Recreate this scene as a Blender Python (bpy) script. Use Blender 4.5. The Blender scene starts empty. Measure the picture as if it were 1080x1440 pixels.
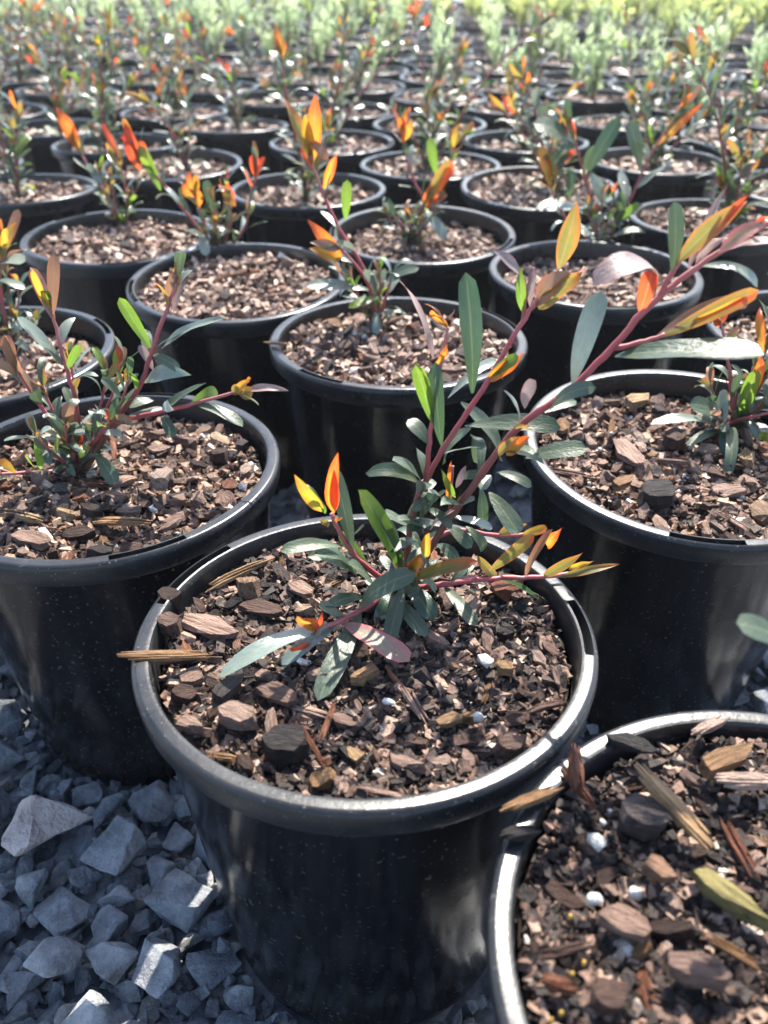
import bpy, bmesh, math, random
import numpy as np
from mathutils import Vector, Matrix, noise

# ------------------------------------------------------------------ camera, sky, sun
SC = bpy.context.scene
COL = SC.collection
F_PX, PITCH, CAM_Z, RIM_Z = 1169.0, 0.5911, 0.4373, 0.19
cam_d = bpy.data.cameras.new('camera')
cam = bpy.data.objects.new('camera', cam_d)
COL.objects.link(cam)
cam.location = (0, 0, CAM_Z)
cam.rotation_euler = (math.pi / 2 - PITCH, 0, 0)
cam_d.sensor_fit = 'VERTICAL'
cam_d.sensor_height = 7.6
cam_d.lens = F_PX / 1440.0 * 7.6
cam_d.clip_start = 0.01
cam_d.clip_end = 400
cam_d.dof.use_dof = True
cam_d.dof.focus_distance = 0.41
cam_d.dof.aperture_fstop = 2.0
SC.camera = cam

SUN_DIR = Vector((0.040, 0.146, 0.19)).normalized()       # towards the sun
SUN_EL = math.asin(SUN_DIR.z)
SUN_AZ = math.atan2(SUN_DIR.x, SUN_DIR.y)
world = bpy.data.worlds.new('World')
SC.world = world
world.use_nodes = True
wn = world.node_tree
sky = wn.nodes.new('ShaderNodeTexSky')
sky.sky_type = 'NISHITA'
sky.sun_disc = False
sky.sun_elevation = SUN_EL
sky.sun_rotation = SUN_AZ
bg = wn.nodes['Background']
bg.inputs['Strength'].default_value = 0.125
wn.links.new(sky.outputs[0], bg.inputs['Color'])
sun_d = bpy.data.lights.new('sun', 'SUN')
sun_d.energy = 5.0
sun_d.angle = math.radians(0.53)
sun_d.color = (1.0, 0.94, 0.84)
sun = bpy.data.objects.new('sun', sun_d)
COL.objects.link(sun)
sun.rotation_euler = SUN_DIR.to_track_quat('Z', 'Y').to_euler()
sun.location = SUN_DIR * 20
SC.view_settings.view_transform = 'Standard'
SC.view_settings.look = 'None'
SC.view_settings.exposure = 1.85
SC.view_settings.gamma = 1.0

RND = random.Random(11)
NPR = np.random.default_rng(11)
CP, SP = math.cos(PITCH), math.sin(PITCH)


# ------------------------------------------------------------------ pixel helpers (photo pixels, 1080 x 1440)
def ray(u, v):
    X = (u - 540) / F_PX
    Y = (720 - v) / F_PX
    return Vector((X, CP + Y * SP, -SP + Y * CP))


def at_z(u, v, z):
    d = ray(u, v)
    t = (z - CAM_Z) / d.z
    return Vector((0, 0, CAM_Z)) + d * t


def at_y(u, v, y):
    d = ray(u, v)
    return Vector((0, 0, CAM_Z)) + d * (y / d.y)


def depth(p):
    return p.y * CP - (p.z - CAM_Z) * SP


def project(p):
    d = depth(p)
    up = p.y * SP + (p.z - CAM_Z) * CP
    if d < 0.02:
        return None
    return 540 + F_PX * p.x / d, 720 - F_PX * up / d


# ------------------------------------------------------------------ material helpers
def mat(name):
    m = bpy.data.materials.new(name)
    m.use_nodes = True
    nt = m.node_tree
    for n in list(nt.nodes):
        nt.nodes.remove(n)
    return m, nt


def N(nt, t, **kw):
    n = nt.nodes.new(t)
    for k, v in kw.items():
        setattr(n, k, v)
    return n


def ramp(nt, stops, interp='LINEAR'):
    r = nt.nodes.new('ShaderNodeValToRGB')
    cr = r.color_ramp
    cr.interpolation = interp
    while len(cr.elements) < len(stops):
        cr.elements.new(0.5)
    for e, (p, c) in zip(cr.elements, stops):
        e.position = p
        e.color = (*c, 1)
    return r


def principled(nt, rough=0.5, spec=0.5):
    b = nt.nodes.new('ShaderNodeBsdfPrincipled')
    o = nt.nodes.new('ShaderNodeOutputMaterial')
    b.inputs['Roughness'].default_value = rough
    b.inputs['Specular IOR Level'].default_value = spec
    nt.links.new(b.outputs[0], o.inputs['Surface'])
    return b, o


def tex_noise(nt, scale, detail=4, vec=None, rough=0.55):
    n = nt.nodes.new('ShaderNodeTexNoise')
    n.inputs['Scale'].default_value = scale
    n.inputs['Detail'].default_value = detail
    n.inputs['Roughness'].default_value = rough
    if vec is not None:
        nt.links.new(vec, n.inputs['Vector'])
    return n


def bump(nt, height, strength, dist, normal_in):
    b = nt.nodes.new('ShaderNodeBump')
    b.inputs['Strength'].default_value = strength
    b.inputs['Distance'].default_value = dist
    nt.links.new(height, b.inputs['Height'])
    nt.links.new(b.outputs[0], normal_in)
    return b


def mix_col(nt, fac, a, b, blend='MIX'):
    m = nt.nodes.new('ShaderNodeMix')
    m.data_type = 'RGBA'
    m.blend_type = blend
    for sock, v in ((m.inputs[0], fac), (m.inputs[6], a), (m.inputs[7], b)):
        if hasattr(v, 'is_linked'):
            nt.links.new(v, sock)
        elif isinstance(v, tuple):
            sock.default_value = (*v, 1)
        else:
            sock.default_value = v
    return m.outputs[2]


def math_node(nt, op, a, b=None, clamp=False):
    m = nt.nodes.new('ShaderNodeMath')
    m.operation = op
    m.use_clamp = clamp
    for i, v in enumerate((a, b)):
        if v is None:
            continue
        if hasattr(v, 'is_linked'):
            nt.links.new(v, m.inputs[i])
        else:
            m.inputs[i].default_value = v
    return m.outputs[0]


def mat_plastic():
    m, nt = mat('black_pot_plastic')
    b, o = principled(nt, 0.3, 0.28)
    tc = N(nt, 'ShaderNodeTexCoord')
    info = N(nt, 'ShaderNodeObjectInfo')
    off = N(nt, 'ShaderNodeVectorMath', operation='ADD')
    nt.links.new(tc.outputs['Object'], off.inputs[0])
    mul = N(nt, 'ShaderNodeVectorMath', operation='SCALE')
    comb = N(nt, 'ShaderNodeCombineXYZ')
    nt.links.new(info.outputs['Random'], comb.inputs[0])
    nt.links.new(info.outputs['Random'], comb.inputs[1])
    nt.links.new(comb.outputs[0], mul.inputs[0])
    mul.inputs['Scale'].default_value = 7.0
    nt.links.new(mul.outputs[0], off.inputs[1])
    V = off.outputs[0]
    # dried splash, dust specks and mud that gathers at the foot
    sp1 = tex_noise(nt, 430, 2, V, 0.5)
    r1 = ramp(nt, [(0.665, (0, 0, 0)), (0.71, (1, 1, 1))])
    nt.links.new(sp1.outputs[0], r1.inputs[0])
    sp2 = tex_noise(nt, 150, 4, V, 0.6)
    r2 = ramp(nt, [(0.63, (0, 0, 0)), (0.68, (1, 1, 1))])
    nt.links.new(sp2.outputs[0], r2.inputs[0])
    mpg = N(nt, 'ShaderNodeMapping')
    mpg.inputs['Scale'].default_value = (60, 60, 5)
    nt.links.new(V, mpg.inputs['Vector'])
    streak = tex_noise(nt, 1.0, 4, mpg.outputs[0], 0.6)
    r3 = ramp(nt, [(0.5, (0, 0, 0)), (0.8, (1, 1, 1))])
    nt.links.new(streak.outputs[0], r3.inputs[0])
    dot = r1.outputs[0]
    film = tex_noise(nt, 14, 5, V)
    fr = ramp(nt, [(0.42, (0, 0, 0)), (0.75, (1, 1, 1))])
    nt.links.new(film.outputs[0], fr.inputs[0])
    sz_ = N(nt, 'ShaderNodeSeparateXYZ')
    nt.links.new(tc.outputs['Object'], sz_.inputs[0])
    foot = math_node(nt, 'MULTIPLY', math_node(nt, 'SUBTRACT', 1.0, math_node(nt, 'MULTIPLY', sz_.outputs[2], 16.0), True), film.outputs[0], True)
    c = mix_col(nt, math_node(nt, 'MULTIPLY', fr.outputs[0], 0.5), (0.004, 0.0043, 0.0055), (0.009, 0.009, 0.010))
    c = mix_col(nt, math_node(nt, 'MULTIPLY', r3.outputs[0], 0.05), c, (0.10, 0.10, 0.10))
    c = mix_col(nt, math_node(nt, 'MULTIPLY', r2.outputs[0], 0.08), c, (0.16, 0.155, 0.15))
    c = mix_col(nt, math_node(nt, 'MULTIPLY', math_node(nt, 'MULTIPLY', dot, math_node(nt, 'ADD', fr.outputs[0], 0.35)), 0.34), c, (0.24, 0.23, 0.22))
    c = mix_col(nt, math_node(nt, 'MULTIPLY', foot, 0.10), c, (0.10, 0.095, 0.085))
    nt.links.new(c, b.inputs['Base Color'])
    fine = tex_noise(nt, 420, 3, V)
    rr = math_node(nt, 'ADD', math_node(nt, 'MULTIPLY', film.outputs[0], 0.22), 0.04)
    rr = math_node(nt, 'ADD', rr, math_node(nt, 'MULTIPLY', dot, 0.4))
    nt.links.new(rr, b.inputs['Roughness'])
    wob = tex_noise(nt, 22, 2, V)
    hsum = math_node(nt, 'ADD', math_node(nt, 'MULTIPLY', fine.outputs[0], 0.05), wob.outputs[0])
    bump(nt, hsum, 0.35, 0.002, b.inputs['Normal'])
    return m


def mat_rim():
    m, nt = mat('black_rim_plastic')
    b, o = principled(nt, 0.42, 0.34)
    tc = N(nt, 'ShaderNodeTexCoord')
    info = N(nt, 'ShaderNodeObjectInfo')
    V = tc.outputs['Object']
    film = tex_noise(nt, 26, 6, V, 0.65)
    fr = ramp(nt, [(0.35, (0, 0, 0)), (0.72, (1, 1, 1))])
    nt.links.new(film.outputs[0], fr.inputs[0])
    c = mix_col(nt, fr.outputs[0], (0.009, 0.0095, 0.011), (0.026, 0.0265, 0.028))
    sp = tex_noise(nt, 700, 2, V)
    sr = ramp(nt, [(0.66, (0, 0, 0)), (0.7, (1, 1, 1))])
    nt.links.new(sp.outputs[0], sr.inputs[0])
    c = mix_col(nt, math_node(nt, 'MULTIPLY', sr.outputs[0], 0.5), c, (0.2, 0.18, 0.16))
    nt.links.new(c, b.inputs['Base Color'])
    rr = math_node(nt, 'ADD', math_node(nt, 'MULTIPLY', film.outputs[0], 0.26), 0.17)
    nt.links.new(rr, b.inputs['Roughness'])
    sc = N(nt, 'ShaderNodeMapping')
    fine = tex_noise(nt, 300, 4, V, 0.7)
    bump(nt, fine.outputs[0], 0.25, 0.0006, b.inputs['Normal'])
    return m


BARK_STOPS = [(0.0, (0.045, 0.026, 0.019)), (0.2, (0.115, 0.067, 0.050)), (0.45, (0.21, 0.132, 0.102)),
              (0.68, (0.32, 0.215, 0.17)), (0.84, (0.42, 0.31, 0.25)), (0.92, (0.28, 0.145, 0.085)), (1.0, (0.42, 0.31, 0.21))]


def mat_bark(name, island, stops=BARK_STOPS, rough=0.72, grain=1.0):
    m, nt = mat(name)
    b, o = principled(nt, rough, 0.24)
    tc = N(nt, 'ShaderNodeTexCoord')
    if island:
        g = N(nt, 'ShaderNodeNewGeometry')
        r = g.outputs['Random Per Island']
        V = tc.outputs['Object']
        s = 420
    else:
        info = N(nt, 'ShaderNodeObjectInfo')
        r = info.outputs['Random']
        mp = N(nt, 'ShaderNodeMapping')
        mp.inputs['Scale'].default_value = (1, 5, 3)
        nt.links.new(tc.outputs['Object'], mp.inputs['Vector'])
        add = N(nt, 'ShaderNodeVectorMath', operation='ADD')
        nt.links.new(mp.outputs[0], add.inputs[0])
        nt.links.new(math_node(nt, 'MULTIPLY', r, 40.0), add.inputs[1])
        V = add.outputs[0]
        s = 2.2
    cr = ramp(nt, stops)
    nt.links.new(r, cr.inputs[0])
    n = tex_noise(nt, s, 6, V, 0.65)
    nr = ramp(nt, [(0.3, (0.35, 0.32, 0.30)), (0.5, (0.95, 0.92, 0.9)), (0.72, (1.55, 1.5, 1.5))])
    nt.links.new(n.outputs[0], nr.inputs[0])
    c = mix_col(nt, grain, cr.outputs[0], nr.outputs[0], 'MULTIPLY')
    nt.links.new(c, b.inputs['Base Color'])
    rr = math_node(nt, 'ADD', math_node(nt, 'MULTIPLY', n.outputs[0], 0.5), 0.32)
    nt.links.new(rr, b.inputs['Roughness'])
    if island:
        bump(nt, n.outputs[0], 0.8, 0.0012, b.inputs['Normal'])
    else:
        n2 = tex_noise(nt, s * 2.5, 5, V, 0.7)
        bump(nt, n2.outputs[0], 1.0, 0.006, b.inputs['Normal'])
    return m


def mat_simple(name, stops, rough, scale, bumpd=0.0005, spec=0.4):
    m, nt = mat(name)
    b, o = principled(nt, rough, spec)
    tc = N(nt, 'ShaderNodeTexCoord')
    info = N(nt, 'ShaderNodeObjectInfo')
    add = N(nt, 'ShaderNodeVectorMath', operation='ADD')
    nt.links.new(tc.outputs['Object'], add.inputs[0])
    nt.links.new(math_node(nt, 'MULTIPLY', info.outputs['Random'], 30.0), add.inputs[1])
    n = tex_noise(nt, scale, 6, add.outputs[0], 0.6)
    r = ramp(nt, stops)
    nt.links.new(n.outputs[0], r.inputs[0])
    nt.links.new(r.outputs[0], b.inputs['Base Color'])
    bump(nt, n.outputs[0], 0.6, bumpd, b.inputs['Normal'])
    return m


def mat_stone(name, island=False):
    m, nt = mat(name)
    b, o = principled(nt, 0.6, 0.45)
    tc = N(nt, 'ShaderNodeTexCoord')
    if island:
        g = N(nt, 'ShaderNodeNewGeometry')
        r = g.outputs['Random Per Island']
    else:
        r = N(nt, 'ShaderNodeObjectInfo').outputs['Random']
    add = N(nt, 'ShaderNodeVectorMath', operation='ADD')
    nt.links.new(tc.outputs['Object'], add.inputs[0])
    nt.links.new(math_node(nt, 'MULTIPLY', r, 20.0), add.inputs[1])
    V = add.outputs[0]
    s = 90 if island else 2.6
    base = ramp(nt, [(0.0, (0.12, 0.134, 0.155)), (0.3, (0.21, 0.226, 0.252)), (0.6, (0.30, 0.315, 0.34)), (0.85, (0.39, 0.40, 0.415)), (0.95, (0.30, 0.27, 0.24)), (1.0, (0.5, 0.48, 0.45))])
    nt.links.new(r, base.inputs[0])
    n = tex_noise(nt, s, 8, V, 0.65)
    nr = ramp(nt, [(0.3, (0.4, 0.41, 0.43)), (0.5, (1, 1, 1)), (0.7, (1.8, 1.76, 1.72))])
    nt.links.new(n.outputs[0], nr.inputs[0])
    c = mix_col(nt, 1.0, base.outputs[0], nr.outputs[0], 'MULTIPLY')
    w = N(nt, 'ShaderNodeTexWave')
    w.inputs['Scale'].default_value = s * 0.35
    w.inputs['Distortion'].default_value = 14
    w.inputs['Detail'].default_value = 4
    nt.links.new(V, w.inputs['Vector'])
    vr = ramp(nt, [(0.93, (0, 0, 0)), (0.985, (1, 1, 1))])
    nt.links.new(w.outputs['Fac'], vr.inputs[0])
    c = mix_col(nt, math_node(nt, 'MULTIPLY', vr.outputs[0], 0.2), c, (0.5, 0.5, 0.5))
    dust = tex_noise(nt, s * 14, 3, V, 0.6)
    dr = ramp(nt, [(0.6, (0, 0, 0)), (0.72, (1, 1, 1))])
    nt.links.new(dust.outputs[0], dr.inputs[0])
    c = mix_col(nt, math_node(nt, 'MULTIPLY', dr.outputs[0], 0.3), c, (0.45, 0.45, 0.46))
    nt.links.new(c, b.inputs['Base Color'])
    n2 = tex_noise(nt, s * 2.2, 8, V, 0.7)
    n3 = tex_noise(nt, s * 9, 4, V, 0.7)
    bump(nt, math_node(nt, 'ADD', n2.outputs[0], math_node(nt, 'MULTIPLY', n3.outputs[0], 0.3)), 1.0, 0.009, b.inputs['Normal'])
    return m


def mat_leaf(name, stops, edge=None, trans=(0.2, 0.3, 0.03), tfac=0.4, rough=0.38, spec=0.5, sheen=0.0):
    """stops run along the leaf from stalk to tip; edge tints the margin"""
    m, nt = mat(name)
    uv = N(nt, 'ShaderNodeUVMap')
    sep = N(nt, 'ShaderNodeSeparateXYZ')
    nt.links.new(uv.outputs[0], sep.inputs[0])
    info = N(nt, 'ShaderNodeObjectInfo')
    tc = N(nt, 'ShaderNodeTexCoord')
    add = N(nt, 'ShaderNodeVectorMath', operation='ADD')
    nt.links.new(tc.outputs['Object'], add.inputs[0])
    nt.links.new(math_node(nt, 'MULTIPLY', info.outputs['Random'], 30.0), add.inputs[1])
    n = tex_noise(nt, 3.0, 4, add.outputs[0])
    lop = math_node(nt, 'MULTIPLY', math_node(nt, 'SUBTRACT', sep.outputs[0], 0.5), math_node(nt, 'SUBTRACT', math_node(nt, 'MULTIPLY', info.outputs['Random'], 1.6), 0.8))
    t = math_node(nt, 'ADD', math_node(nt, 'ADD', sep.outputs[1], lop), math_node(nt, 'MULTIPLY', math_node(nt, 'SUBTRACT', n.outputs[0], 0.5), 0.9), True)
    cr = ramp(nt, stops)
    nt.links.new(t, cr.inputs[0])
    across = math_node(nt, 'ABSOLUTE', math_node(nt, 'SUBTRACT', sep.outputs[0], 0.5))
    c = cr.outputs[0]
    if edge:
        er = ramp(nt, [(0.28, (0, 0, 0)), (0.47, (1, 1, 1))])
        ee = math_node(nt, 'ADD', across, math_node(nt, 'MULTIPLY', math_node(nt, 'SUBTRACT', n.outputs[0], 0.5), 0.3))
        nt.links.new(ee, er.inputs[0])
        c = mix_col(nt, er.outputs[0], c, edge)
    # midrib
    mr = ramp(nt, [(0.02, (1, 1, 1)), (0.06, (0, 0, 0))])
    nt.links.new(across, mr.inputs[0])
    c = mix_col(nt, math_node(nt, 'MULTIPLY', mr.outputs[0], 0.5), c, (0.17, 0.18, 0.10))
    # side veins
    vv = N(nt, 'ShaderNodeTexNoise')
    vv.inputs['Scale'].default_value = 14
    vv.inputs['Detail'].default_value = 5
    nt.links.new(add.outputs[0], vv.inputs['Vector'])
    vr = ramp(nt, [(0.3, (0.86, 0.86, 0.86)), (0.7, (1.12, 1.12, 1.12))])
    nt.links.new(vv.outputs[0], vr.inputs[0])
    c = mix_col(nt, 1.0, c, vr.outputs[0], 'MULTIPLY')
    vary = ramp(nt, [(0.0, (0.72, 0.78, 0.8)), (1.0, (1.25, 1.2, 1.12))])
    nt.links.new(info.outputs['Random'], vary.inputs[0])
    c = mix_col(nt, 1.0, c, vary.outputs[0], 'MULTIPLY')
    spot = tex_noise(nt, 9, 3, add.outputs[0], 0.6)
    sr = ramp(nt, [(0.66, (0, 0, 0)), (0.72, (1, 1, 1))])
    nt.links.new(spot.outputs[0], sr.inputs[0])
    c = mix_col(nt, math_node(nt, 'MULTIPLY', sr.outputs[0], 0.45), c, (0.14, 0.085, 0.04))
    b = nt.nodes.new('ShaderNodeBsdfPrincipled')
    b.inputs['Roughness'].default_value = rough
    b.inputs['Specular IOR Level'].default_value = spec
    nt.links.new(c, b.inputs['Base Color'])
    bump(nt, vv.outputs[0], 0.15, 0.01, b.inputs['Normal'])
    tr = nt.nodes.new('ShaderNodeBsdfTranslucent')
    # light coming through is stronger and purer than the light thrown back
    tcn = mix_col(nt, 0.35, mix_col(nt, 1.0, c, (2.1, 2.1, 2.1), 'MULTIPLY'), trans)
    nt.links.new(tcn, tr.inputs['Color'])
    mx = nt.nodes.new('ShaderNodeMixShader')
    mx.inputs[0].default_value = tfac
    nt.links.new(b.outputs[0], mx.inputs[1])
    nt.links.new(tr.outputs[0], mx.inputs[2])
    o = nt.nodes.new('ShaderNodeOutputMaterial')
    nt.links.new(mx.outputs[0], o.inputs['Surface'])
    return m


def mat_stem():
    m, nt = mat('red_stem')
    b, o = principled(nt, 0.5, 0.4)
    uv = N(nt, 'ShaderNodeUVMap')
    sep = N(nt, 'ShaderNodeSeparateXYZ')
    nt.links.new(uv.outputs[0], sep.inputs[0])
    tc = N(nt, 'ShaderNodeTexCoord')
    n = tex_noise(nt, 90, 5, tc.outputs['Object'])
    t = math_node(nt, 'ADD', sep.outputs[1], math_node(nt, 'MULTIPLY', math_node(nt, 'SUBTRACT', n.outputs[0], 0.5), 0.5), True)
    r = ramp(nt, [(0.0, (0.09, 0.055, 0.035)), (0.14, (0.11, 0.05, 0.034)), (0.3, (0.16, 0.045, 0.038)), (0.6, (0.30, 0.055, 0.065)), (1.0, (0.34, 0.13, 0.12))])
    nt.links.new(t, r.inputs[0])
    nt.links.new(r.outputs[0], b.inputs['Base Color'])
    bump(nt, n.outputs[0], 0.5, 0.0006, b.inputs['Normal'])
    return m


def mat_soil():
    m, nt = mat('dark_potting_mix')
    b, o = principled(nt, 0.85, 0.1)
    tc = N(nt, 'ShaderNodeTexCoord')
    n = tex_noise(nt, 260, 6, tc.outputs['Object'], 0.7)
    r = ramp(nt, [(0.3, (0.008, 0.006, 0.005)), (0.55, (0.03, 0.021, 0.017)), (0.75, (0.075, 0.05, 0.04))])
    nt.links.new(n.outputs[0], r.inputs[0])
    nt.links.new(r.outputs[0], b.inputs['Base Color'])
    bump(nt, n.outputs[0], 1.0, 0.002, b.inputs['Normal'])
    return m


def mat_ground():
    m, nt = mat('blue_grey_gravel')
    b, o = principled(nt, 0.75, 0.35)
    tc = N(nt, 'ShaderNodeTexCoord')
    vo = N(nt, 'ShaderNodeTexVoronoi')
    vo.inputs['Scale'].default_value = 42
    nt.links.new(tc.outputs['Object'], vo.inputs['Vector'])
    sc = N(nt, 'ShaderNodeSeparateColor')
    nt.links.new(vo.outputs['Color'], sc.inputs[0])
    r = ramp(nt, [(0, (0.05, 0.055, 0.065)), (0.5, (0.13, 0.14, 0.155)), (1, (0.3, 0.3, 0.31))])
    nt.links.new(sc.outputs[0], r.inputs[0])
    dk = ramp(nt, [(0.2, (1, 1, 1)), (0.75, (0.35, 0.35, 0.35))])
    nt.links.new(vo.outputs['Distance'], dk.inputs[0])
    n = tex_noise(nt, 200, 4, tc.outputs['Object'])
    nr = ramp(nt, [(0.3, (0.6, 0.6, 0.6)), (0.7, (1.3, 1.3, 1.3))])
    nt.links.new(n.outputs[0], nr.inputs[0])
    c = mix_col(nt, 1.0, r.outputs[0], nr.outputs[0], 'MULTIPLY')
    nt.links.new(c, b.inputs['Base Color'])
    inv = math_node(nt, 'SUBTRACT', 1.0, vo.outputs['Distance'])
    bump(nt, inv, 1.0, 0.012, b.inputs['Normal'])
    return m


M_PLASTIC, M_RIM = mat_plastic(), mat_rim()
M_BARK = mat_bark('bark_brown', False)
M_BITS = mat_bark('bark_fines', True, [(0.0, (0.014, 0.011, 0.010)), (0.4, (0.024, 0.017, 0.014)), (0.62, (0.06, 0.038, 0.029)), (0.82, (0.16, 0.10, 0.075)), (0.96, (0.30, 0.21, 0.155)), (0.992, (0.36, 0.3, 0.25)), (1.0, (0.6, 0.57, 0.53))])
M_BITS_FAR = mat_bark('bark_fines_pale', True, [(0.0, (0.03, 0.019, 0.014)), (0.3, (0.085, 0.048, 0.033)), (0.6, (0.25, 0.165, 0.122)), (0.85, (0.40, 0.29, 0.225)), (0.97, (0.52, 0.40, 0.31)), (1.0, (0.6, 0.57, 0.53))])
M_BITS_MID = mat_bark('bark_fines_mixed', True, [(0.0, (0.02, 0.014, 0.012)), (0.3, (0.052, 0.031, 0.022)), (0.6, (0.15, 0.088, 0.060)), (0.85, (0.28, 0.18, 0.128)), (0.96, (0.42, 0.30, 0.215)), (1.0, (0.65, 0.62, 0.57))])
M_SPLINT = mat_bark('wood_splinter_tan', False, [(0, (0.20, 0.105, 0.045)), (0.4, (0.34, 0.20, 0.10)), (0.75, (0.45, 0.31, 0.17)), (1, (0.28, 0.15, 0.07))], 0.65)
M_DARKBARK = mat_bark('bark_charcoal', False, [(0, (0.03, 0.026, 0.025)), (0.5, (0.07, 0.055, 0.05)), (1, (0.10, 0.08, 0.075))], 0.6)
M_REDBARK = mat_bark('bark_reddish', False, [(0, (0.15, 0.055, 0.03)), (0.5, (0.22, 0.085, 0.045)), (1, (0.30, 0.13, 0.07))], 0.7)
M_PINKBARK = mat_bark('bark_pinkish', False, [(0, (0.29, 0.185, 0.14)), (0.5, (0.39, 0.265, 0.205)), (1, (0.34, 0.225, 0.17))], 0.7)
M_MOSS = mat_bark('mossy_wood', False, [(0, (0.24, 0.21, 0.075)), (0.5, (0.30, 0.25, 0.105)), (1, (0.27, 0.235, 0.085))], 0.75)
M_PERL = mat_simple('white_perlite', [(0.3, (0.38, 0.36, 0.33)), (0.6, (0.68, 0.65, 0.60))], 0.5, 2.0, 0.02)
M_PRILL = mat_simple('yellow_fertiliser', [(0.3, (0.55, 0.3, 0.05)), (0.6, (0.7, 0.42, 0.08))], 0.35, 1.0, 0.01)
M_SOIL, M_GROUND, M_STEM = mat_soil(), mat_ground(), mat_stem()
M_STONE, M_STONE_BITS = mat_stone('gravel_stone'), mat_stone('gravel_fines', True)
G1, G2, G3 = (0.053, 0.075, 0.050), (0.061, 0.088, 0.057), (0.070, 0.094, 0.058)
LEAF = {
    'green': mat_leaf('leaf_grey_green', [(0, G3), (0.5, G1), (1, G2)], None, (0.09, 0.17, 0.03), 0.22, 0.38, 0.48),
    'dark': mat_leaf('leaf_dark_green', [(0, (0.042, 0.072, 0.04)), (0.6, (0.036, 0.064, 0.045)), (1, (0.045, 0.08, 0.045))], None, (0.09, 0.19, 0.02), 0.25, 0.36, 0.48),
    'pale': mat_leaf('leaf_silver_green', [(0, (0.13, 0.155, 0.13)), (0.5, (0.15, 0.18, 0.155)), (1, (0.14, 0.175, 0.14))], None, (0.16, 0.21, 0.11), 0.18, 0.28, 0.9),
    'lime': mat_leaf('leaf_lime_green', [(0, (0.07, 0.12, 0.03)), (0.5, (0.075, 0.13, 0.02)), (1, (0.10, 0.14, 0.02))], None, (0.20, 0.36, 0.015), 0.45, 0.36),
    'orange': mat_leaf('leaf_orange', [(0, (0.10, 0.11, 0.025)), (0.3, (0.20, 0.15, 0.02)), (0.55, (0.36, 0.13, 0.02)), (0.78, (0.40, 0.075, 0.02)), (1, (0.34, 0.03, 0.015))], (0.42, 0.06, 0.015), (0.85, 0.21, 0.01), 0.55, 0.4),
    'olive': mat_leaf('leaf_olive_orange', [(0, (0.085, 0.085, 0.04)), (0.45, (0.085, 0.105, 0.035)), (0.75, (0.16, 0.11, 0.03)), (0.9, (0.30, 0.07, 0.02)), (1, (0.34, 0.05, 0.02))], (0.24, 0.085, 0.03), (0.40, 0.25, 0.012), 0.42, 0.4),
    'red': mat_leaf('leaf_red', [(0, (0.26, 0.07, 0.03)), (0.5, (0.33, 0.055, 0.02)), (1, (0.31, 0.032, 0.02))], None, (0.85, 0.08, 0.015), 0.55, 0.4),
    'yellow': mat_leaf('leaf_yellow', [(0, (0.18, 0.18, 0.03)), (0.5, (0.30, 0.19, 0.02)), (1, (0.36, 0.08, 0.02))], (0.30, 0.10, 0.02), (0.54, 0.34, 0.015), 0.5, 0.4),
    'pink': mat_leaf('leaf_pink_edge', [(0, (0.36, 0.12, 0.11)), (0.4, (0.22, 0.19, 0.14)), (1, (0.30, 0.16, 0.13))], (0.46, 0.12, 0.13), (0.5, 0.2, 0.12), 0.3, 0.4),
    'bronze': mat_leaf('leaf_bronze', [(0, (0.15, 0.085, 0.06)), (0.5, (0.17, 0.11, 0.075)), (1, (0.22, 0.10, 0.06))], (0.23, 0.085, 0.05), (0.40, 0.16, 0.06), 0.35, 0.4),
    'mauve': mat_leaf('leaf_mauve', [(0, (0.22, 0.14, 0.14)), (0.5, (0.24, 0.19, 0.18)), (1, (0.24, 0.15, 0.15))], (0.27, 0.14, 0.14), (0.32, 0.2, 0.17), 0.25, 0.42),
    'lavender': mat_leaf('leaf_downy_grey_green', [(0, (0.17, 0.23, 0.11)), (1, (0.38, 0.46, 0.29))], None, (0.46, 0.56, 0.28), 0.5, 0.6, 0.2),
    'yellowgreen': mat_leaf('leaf_yellow_green', [(0, (0.20, 0.25, 0.08)), (1, (0.38, 0.42, 0.17))], None, (0.44, 0.49, 0.16), 0.5, 0.5, 0.3),
}


# ------------------------------------------------------------------ object helpers
def link(name, data, parent=None, material=None, matrix=None):
    o = bpy.data.objects.new(name, data)
    COL.objects.link(o)
    if parent is not None:
        o.parent = parent
    if matrix is not None:
        o.matrix_basis = matrix
    if material is not None:
        if len(data.materials) == 0:
            data.materials.append(None)
        o.material_slots[0].link = 'OBJECT'
        o.material_slots[0].material = material
    return o


def thing(name, loc, label, cat, group=None):
    o = bpy.data.objects.new(name, None)
    o.empty_display_size = 0.05
    COL.objects.link(o)
    o.location = loc
    o['label'] = label
    o['category'] = cat
    if group:
        o['group'] = group
    return o


def mesh_from(name, verts, faces, smooth=True, uvs=None, material=None):
    me = bpy.data.meshes.new(name)
    me.from_pydata([tuple(v) for v in verts], [], faces)
    if smooth:
        me.polygons.foreach_set('use_smooth', [True] * len(me.polygons))
    if uvs is not None:
        lay = me.uv_layers.new(name='UVMap')
        idx = np.empty(len(me.loops), dtype=np.int32)
        me.loops.foreach_get('vertex_index', idx)
        lay.data.foreach_set('uv', np.asarray(uvs, dtype=np.float32)[idx].ravel())
    if material:
        me.materials.append(material)
    me.update()
    return me


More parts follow.
